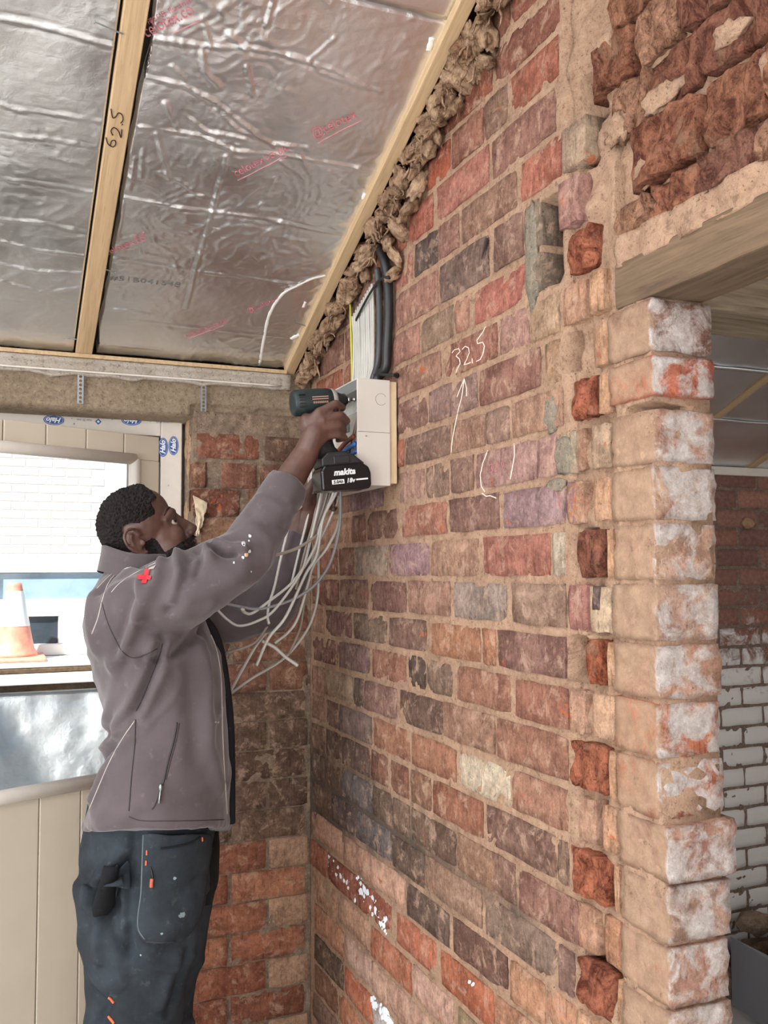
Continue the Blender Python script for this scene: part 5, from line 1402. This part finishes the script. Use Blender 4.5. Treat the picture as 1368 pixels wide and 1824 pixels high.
FOLDS = [(z4([(345,590),(300,740),(262,850),(235,920)]), .010, .014), (z4([(300,640),(255,790),(215,900)]), -.006, .012), (z4([(510,430),(522,510),(500,600),(480,650)]), .010, .012), (z4([(560,450),(530,560),(470,700)]), -.006, .012), (z4([(430,470),(400,570),(330,720)]), .007, .012),
         (z4([(655,365),(690,400),(740,420),(790,425)]), -.013, .009), (z4([(640,350),(650,400),(670,440)]), .009, .011), (z4([(600,400),(620,450),(600,520)]), -.007, .010), (z4([(700,375),(760,395),(830,395)]), .008, .010),
         (z4([(430,850),(410,930),(370,1040),(320,1170),(270,1230),(200,1300)]), -.012, .012), (z4([(395,860),(360,980),(290,1150),(220,1260)]), .011, .016), (z4([(445,860),(440,960),(400,1060),(340,1190)]), .008, .014),
         (z4([(300,1225),(230,1290),(180,1370)]), .012, .016), (z4([(310,1240),(215,1370),(140,1500)]), -.009, .012), (z4([(295,1260),(200,1430),(110,1620)]), .008, .014), (z4([(190,960),(220,1030),(190,1150),(170,1250)]), .007, .018), (z4([(250,960),(215,1080),(190,1210)]), -.006, .015),
         (z4([(130,620),(180,560),(260,500),(350,480)]), -.006, .010), (z4([(100,640),(90,760),(110,880)]), .006, .02), (z4([(330,560),(250,580),(170,640)]), .006, .014), (z4([(560,620),(700,580),(820,520)]), .005, .02), (z4([(620,800),(560,860),(470,930),(350,940)]), -.010, .014),
         (z4([(600,800),(640,1000),(650,1300),(700,1560)]), .006, .02), (z4([(560,900),(570,1100),(600,1400)]), -.004, .025), (z4([(900,150),(1000,200),(1070,215)]), .004, .01), (z4([(860,230),(960,290),(1020,300)]), -.004, .012)]
jn = len(JM.vertices); jc = np.empty(jn*3); JM.vertices.foreach_get('co', jc); jc = jc.reshape(-1, 3); jno = np.empty(jn*3); JM.vertices.foreach_get('normal', jno); jno = jno.reshape(-1, 3)
disp = np.zeros(jn)
for pts, a, s in FOLDS:
    P = [onsurf(JB, *p)[0] for p in pts]; P = [p for p in P if p is not None]
    if len(P) < 2: continue
    P = spline(P, 6*len(P)); D_ = np.full(jn, 9.)
    for p, q in zip(P, P[1:]):
        d = np.array(q-p); L2 = d@d+1e-12; k = np.clip(((jc-np.array(p))@d)/L2, 0, 1)
        D_ = np.minimum(D_, np.linalg.norm(jc-np.array(p)-k[:, None]*d, axis=1))
    disp += 2.0*a*np.exp(-(D_/s)**2)
zh = at(270, 1478, TZ).z
for i in range(jn):
    c = Vector(jc[i]); disp[i] += .005*noise.noise(c*9)+.0025*noise.noise(c*22)+.004*max(0, 1-abs(noise.noise(Vector((c.x*7+c.z*4, c.y*7, c.z*9-c.x*5))))*5)
    if c.z < zh+.04: disp[i] += .003*math.sin(c.x*170+c.y*130)*(1 if c.x < HIP.x-.02 else .25)
jc = jc + jno*disp[:, None]
# flatten the hem underside
JM.vertices.foreach_set('co', jc.ravel()); JM.update(); JB = bvh(JM)
def seam(px, r, mat, nm, T=None, par=None, off=0., flat=None):
    T = T or JB; P = []
    px = [(v.x, v.y) for v in spline([(a, b, 0) for a, b in px], 5*len(px))]
    for a, b in zip(px, px[1:]):
        m = max(1, int(math.hypot(a[0]-b[0], a[1]-b[1])/4))
        for i in range(m):
            q = onsurf(T, a[0]+(b[0]-a[0])*i/m, a[1]+(b[1]-a[1])*i/m, off)[0]
            if q is not None and (not P or (q-P[-1]).length < .06): P.append(q)
    if len(P) < 3: return None
    bmx = bmesh.new(); tube(bmx, P, r, 0, 6); return mesh(nm, bmx, mat, par or jacket, True)
M_PIPE = plain('pale_piping', 'aca39f', .6, var=.1); M_STITCH = plain('dark_stitch', '2e2827', .8); M_ZIP = plain('black_zip', '17161a', .5)
seam(z4([(330,478),(240,505),(180,555),(145,640),(120,740),(85,830)]), .0011, M_PIPE, 'piping')
seam(z4([(400,470),(300,520),(225,570),(180,620)]), .0009, M_PIPE, 'piping'); seam(z4([(250,490),(180,530),(105,605)]), .0009, M_PIPE, 'piping')
seam(z4([(300,1235),(235,1330),(175,1440),(110,1590),(75,1675)]), .0011, M_PIPE, 'piping')
seam(z4([(140,660),(165,750),(200,830),(240,900),(290,930),(350,915),(420,880)]), .0012, M_STITCH, 'armhole_seam')
seam(z4([(435,860),(420,920),(385,1010),(340,1120),(300,1200)]), .0013, M_STITCH, 'side_seam_and_fold_line'); seam(z4([(303,1230),(300,1350),(285,1500),(270,1690)]), .0014, M_STITCH, 'side_seam_and_fold_line')  # upper strip paints the dark of a fold; lower one is the side seam
seam(z4([(505,1245),(490,1330),(460,1440),(440,1530),(425,1570)]), .0019, M_ZIP, 'pocket_zip'); seam(z4([(516,1248),(500,1335),(470,1445),(448,1535)]), .0010, M_STITCH, 'pocket_zip')
seam(z4([(425,1570),(400,1640),(380,1670)]), .0014, M_STITCH, 'pocket_zip')
seam(z4([(270,1700),(330,1720),(450,1722),(600,1720),(745,1715)]), .0010, M_STITCH, 'hem_stitch')
seam(z4([(668,820),(695,890),(715,1000),(722,1150),(725,1300),(735,1500),(748,1700)]), .0022, M_PIPE, 'front_zip_edge')
seam(z4([(690,820),(712,890),(733,1000),(742,1150),(748,1300)]), .006, M_ZIP, 'front_zip')
P = [at(x, y, 2.115) for x, y in ((358, 1096), (380, 1125), (393, 1165), (402, 1220), (409, 1290), (411, 1380), (411, 1466))]
bmx = bmesh.new(); tube(bmx, P, .0105, 40, 10); mesh('front_zip', bmx, M_JDARK, jacket, True)
pz = onsurf(JB, *z4([(425, 1558)])[0], .004)
if pz[0] is not None:
    bmx = bmesh.new(); ell(bmx, pz[0], (.004, .004, .008), None, 2); tube(bmx, [pz[0], pz[0]+Vector((-.004, -.004, -.03))], [.003, .0045], 4, 8, True, .5); mesh('zip_puller', bmx, M_STEEL, jacket, True)
def badge(polys, mat, nm, T, par, off=.0015):
    for poly in polys:
        bmx = bmesh.new(); P = [onsurf(T, *p, off)[0] for p in poly]
        if any(p is None for p in P): bmx.free(); continue
        f = bmx.faces.new([bmx.verts.new(p) for p in P]); bmesh.ops.triangulate(bmx, faces=[f]); mesh(nm, bmx, mat, par)
M_RED = plain('red_embroidery', 'd8323c', .7, var=.1)
z5 = lambda pts: [(160+x*.17544, 840+y*.17544) for x, y in pts]
def gridpatch(a, b, c, d, n, mat, nm, T, par, off):
    bmx = bmesh.new(); g = []
    for j in range(n+1):
        g.append([])
        for i in range(n+1):
            u, v = i/n, j/n; p = [(1-u)*(1-v)*a[k]+u*(1-v)*b[k]+u*v*c[k]+(1-u)*v*d[k] for k in (0, 1)]
            q = onsurf(T, *p, off)[0]; g[-1].append(bmx.verts.new(q) if q is not None else None)
    for j in range(n):
        for i in range(n):
            q = (g[j][i], g[j][i+1], g[j+1][i+1], g[j+1][i])
            if all(q): bmx.faces.new(q)
    return mesh(nm, bmx, mat, par)
gridpatch(*z5([(565,995),(615,1000),(575,1139),(520,1139)]), 5, M_RED, 'cross_badge', JB, jacket, .0022); gridpatch(*z5([(487,1058),(635,1064),(620,1105),(485,1102)]), 5, M_RED, 'cross_badge', JB, jacket, .0024)
gridpatch(*z5([(605,985),(680,950),(655,990),(600,998)]), 3, M_PIPE, 'white_badge', JB, jacket, .002)
M_PAINT = plain('dried_white_paint', 'c8ccc8', .6, var=.1)
for cx, cy, r in ((858, 340, 9), (828, 378, 10), (822, 376, 7), (852, 365, 5), (840, 430, 12), (855, 415, 8), (825, 445, 7), (862, 512, 4), (690, 1243, 5), (702, 1243, 5), (780, 470, 5)):
    px = z4([(cx, cy)])[0]; random.seed(cx)
    badge([[(px[0]+r*.37*math.cos(k*.7854)*random.uniform(.6, 1.2), px[1]+r*.37*math.sin(k*.7854)*random.uniform(.6, 1.3)) for k in range(8)]], M_PAINT if cy != 430 else plain('buff_paint', 'b49a80', .7), 'paint_spot', JB, jacket)
# collar, standing round the neck
bm = bmesh.new(); cc = at(246, 1008, 2.085); rr = []
for hgt, k, tl in ((-.025, 1.10, 0), (.0, 1.04, 0), (.018, 1.0, .0), (.030, .99, 0), (.031, .95, 0), (.0, .93, 0)):
    rr.append([bm.verts.new(cc + FD*math.cos(a)*.080*k + LD*math.sin(a)*.086*k + Vector((0, 0, hgt+.012*math.cos(a+math.pi)*1.0 - .004*math.sin(3*a)))) for a in [2*math.pi*q/40 for q in range(40)]])
for a, b in zip(rr, rr[1:]):
    for k in range(40): bm.faces.new((a[k], a[(k+1) % 40], b[(k+1) % 40], b[k]))
bmesh.ops.recalc_face_normals(bm, faces=bm.faces[:]); mesh('collar', bm, M_JACK, person, True)

# ------------------------------------------------------------------ trousers
def trouser_mat():
    t = NT('worn_work_trousers'); p = t.pos(); n = t.noise(p, 9, 6, .65); n3 = t.noise(p, 45, 6, .7)
    c = t.mix(t.ramp(n, .35, .65), lin('23272c'), lin('333a40')); c = t.mix(t.ramp(n3, .58, .72, 0, .35), c, lin('5a6468'))
    t.col(c); t.set(Roughness=.9); t.b.inputs['Specular IOR Level'].default_value = .2; t.bump(t.noise(p, 500, 3), .25, .001); t.bump(n3, .2, .004); return t.m
M_TR = trouser_mat(); M_TRB = fabric('black_canvas', '0e0f11', '17181b'); M_TRB.node_tree.nodes['Principled BSDF'].inputs['Sheen Weight'].default_value = 0
bm = bmesh.new()
def ts(l, r, y, half, d=TZ): c, w = S(l, r, y, d); return (c, FD*w, LD*half)
loft(bm, [ts(172, 388, 1405, .165), ts(160, 386, 1455, .175), ts(150, 378, 1500, .185), ts(150, 374, 1545, .185), ts(156, 366, 1600, .175)], 40, 2.3)
for s in (-1, 1):
    o = LD*(.092*s); fo = FD*(.015 if s > 0 else 0)
    secs = []
    for l, r, y, half in ((152, 372, 1540, .095), (158, 364, 1600, .098), (168, 350, 1680, .095), (172, 336, 1745, .09), (163, 326, 1815, .088), (166, 322, 1900, .085), (175, 310, 2100, .08), (185, 300, 2190, .075)):
        c, A, B_ = ts(l, r, y, half); secs.append((c+o+fo, A, B_))
    loft(bm, secs, 32, 2.2)
trou = fuse('trousers', bm, .007, 6, M_TR, person)
tm = trou.data; n_ = len(tm.vertices); tc = np.empty(n_*3); tm.vertices.foreach_get('co', tc); tc = tc.reshape(-1, 3); tn = np.empty(n_*3); tm.vertices.foreach_get('normal', tn); tn = tn.reshape(-1, 3)
TB = bvh(tm); zp = lambda pts: [(100+x*.33626, 1400+y*.33626) for x, y in pts]
TF = [(zp([(380,350),(300,430),(220,520),(180,620)]), .014, .016), (zp([(370,380),(300,560),(300,680)]), -.010, .014), (zp([(240,700),(230,840),(250,960),(330,1020)]), .012, .016), (zp([(250,690),(300,640)]), -.012, .012), (zp([(310,740),(340,820),(390,880)]), -.008, .010), (zp([(420,260),(400,420),(390,620),(400,860)]), -.010, .014), (zp([(250,960),(300,1000),(330,1030)]), -.010, .010),
      (zp([(640,900),(600,1020),(560,1160)]), .006, .014), (zp([(690,880),(640,1050),(600,1200)]), -.006, .012), (zp([(190,560),(240,680)]), .010, .014), (zp([(200,1100),(260,1180),(240,1250)]), -.010, .014)]
td = np.zeros(n_)
for pts, a, s in TF:
    P = [onsurf(TB, *p)[0] for p in pts]; P = [p for p in P if p is not None]
    if len(P) < 2: continue
    P = spline(P, 6*len(P)); D_ = np.full(n_, 9.)
    for p, q in zip(P, P[1:]):
        d = np.array(q-p); k = np.clip(((tc-np.array(p))@d)/(d@d+1e-12), 0, 1); D_ = np.minimum(D_, np.linalg.norm(tc-np.array(p)-k[:, None]*d, axis=1))
    td += 1.6*a*np.exp(-(D_/s)**2)
for i in range(n_):
    c = Vector(tc[i]); td[i] += .009*noise.noise(c*8)+.004*noise.noise(c*20)+.008*max(0, 1-abs(noise.noise(Vector((c.x*6+c.z*5, c.y*6, c.z*7-c.x*6))))*5)
tm.vertices.foreach_set('co', (tc+tn*td[:, None]).ravel()); tm.update(); TB = bvh(tm)
def pouch(outline, nm, mat, off, par, lab=None, n=26, bulge=.010):
    """a stitched-on pocket: outline = (left polyline, right polyline) sampled top to bottom"""
    L, R_ = outline; bmx = bmesh.new(); g = []
    def samp(pl, t):
        k = min(int(t*(len(pl)-1)), len(pl)-2); q = t*(len(pl)-1)-k; return (pl[k][0]*(1-q)+pl[k+1][0]*q, pl[k][1]*(1-q)+pl[k+1][1]*q)
    last = None
    for j in range(n+1):
        t = j/n; a, b = samp(L, t), samp(R_, t); row = []
        for i in range(n+1):
            u = i/n; px, py = a[0]*(1-u)+b[0]*u, a[1]*(1-u)+b[1]*u
            q, nn = onsurf(TB, px, py)
            if q is None: q = last or at(px, py, 2.0); nn = -ray(px, py).normalized()
            last = q; nn = (nn - ray(px, py).normalized()*.8).normalized()
            row.append(bmx.verts.new(q + nn*(off + bulge*math.sin(math.pi*u)**.5*math.sin(math.pi*min(1, .15+t*.8)))))
        g.append(row)
    for j in range(n):
        for i in range(n): bmx.faces.new((g[j][i], g[j][i+1], g[j+1][i+1], g[j+1][i]))
    for _ in range(3): bmesh.ops.smooth_vert(bmx, verts=bmx.verts[:], factor=.5, use_axis_x=True, use_axis_y=True, use_axis_z=True)
    bmesh.ops.recalc_face_normals(bmx, faces=bmx.faces[:]); bmesh.ops.solidify(bmx, geom=bmx.faces[:], thickness=.004)
    return mesh(nm, bmx, mat, par, True)
p1 = pouch((zp([(462,240),(455,330),(450,480),(440,640),(428,745),(450,790),(475,828)]), zp([(800,240),(805,330),(785,480),(770,600),(745,700),(700,780),(640,825)])), 'holster_pocket', M_TR, .016, trou, None, 26, .014)
p2 = pouch((zp([(375,380),(330,420),(296,470),(310,520),(322,545)]), zp([(392,400),(396,440),(398,480),(398,520),(395,545)])), 'pocket_flap', M_TR, .010, trou, None, 12, .006)
p3 = pouch((zp([(270,420),(225,500),(190,580),(180,640),(200,690)]), zp([(330,400),(318,470),(308,560),(300,640),(260,692)])), 'back_pouch', M_TRB, .014, trou, None, 16, .014)
bm = bmesh.new(); loft(bm, [(at(372, 1470, 2.19), FD*.02, LD*.07), (at(372, 1520, 2.19), FD*.024, LD*.08), (at(372, 1570, 2.19), FD*.022, LD*.075), (at(370, 1600, 2.19), FD*.012, LD*.05)], 20, 3.)
mesh('front_pouch', bm, M_TRB, trou, True)
PB = bvh(p1.data); M_OR = plain('orange_bartack', 'c8643c', .7)
seam(zp([(552,330),(640,318),(720,295),(768,262)]), .0022, M_TRB, 'pocket_edge', PB, trou, .001); seam(zp([(462,260),(456,400),(450,560),(432,740),(478,826)]), .0014, plain('worn_edge', '5c666a', .8), 'pocket_stitch', PB, trou); seam(zp([(478,826),(560,830),(640,822)]), .0014, M_STITCH, 'pocket_stitch', PB, trou)
for a in ([(481,340),(480,368)], [(478,395),(476,424)], [(772,272),(774,295)]): seam(zp(a), .0018, M_OR, 'bartack', PB, trou, .001)
for a in ([(278,1118),(292,1130),(308,1150)], [(280,1222),(295,1240),(310,1258)]): seam(zp(a), .0028, M_OR, 'bartack', TB, trou, .001)
seam(zp([(500,430),(510,470),(505,520)]), .0016, M_ZIP, 'zip_cord', PB, trou, .002); seam(zp([(507,490),(505,540)]), .0038, plain('grey_orange_pull', 'b0583c', .6), 'zip_pull', PB, trou, .003)
for cx, cy, r in ((628, 488, 9), (668, 680, 16), (655, 690, 10), (560, 780, 7), (450, 895, 5)):
    px = zp([(cx, cy)])[0]; random.seed(cx)
    badge([[(px[0]+r*.36*math.cos(k*.7854)*random.uniform(.5, 1.2), px[1]+r*.36*math.sin(k*.7854)*random.uniform(.5, 1.2)) for k in range(8)]], plain('plaster_dust', '7c8c94', .8), 'paint_spot', PB if cy < 830 else TB, trou)
# work boots
for s in (-1, 1):
    c = HIP + LD*(.092*s); bm = bmesh.new(); Rz = Matrix.Rotation(fa, 3, 'Z')
    ell(bm, Vector((c.x, c.y, .075))+FD*.06, (.15, .052, .06), Rz); ell(bm, Vector((c.x, c.y, .12))-FD*.02, (.065, .05, .10), Rz)
    lim = box(bm, (-.10, -.05, .0), (.20, .05, .03), .01, Matrix.Translation((c.x, c.y, 0)) @ Matrix.Rotation(fa, 4, 'Z'))
    fuse('work_boot', bm, .008, 4, M_RUBBER, person)
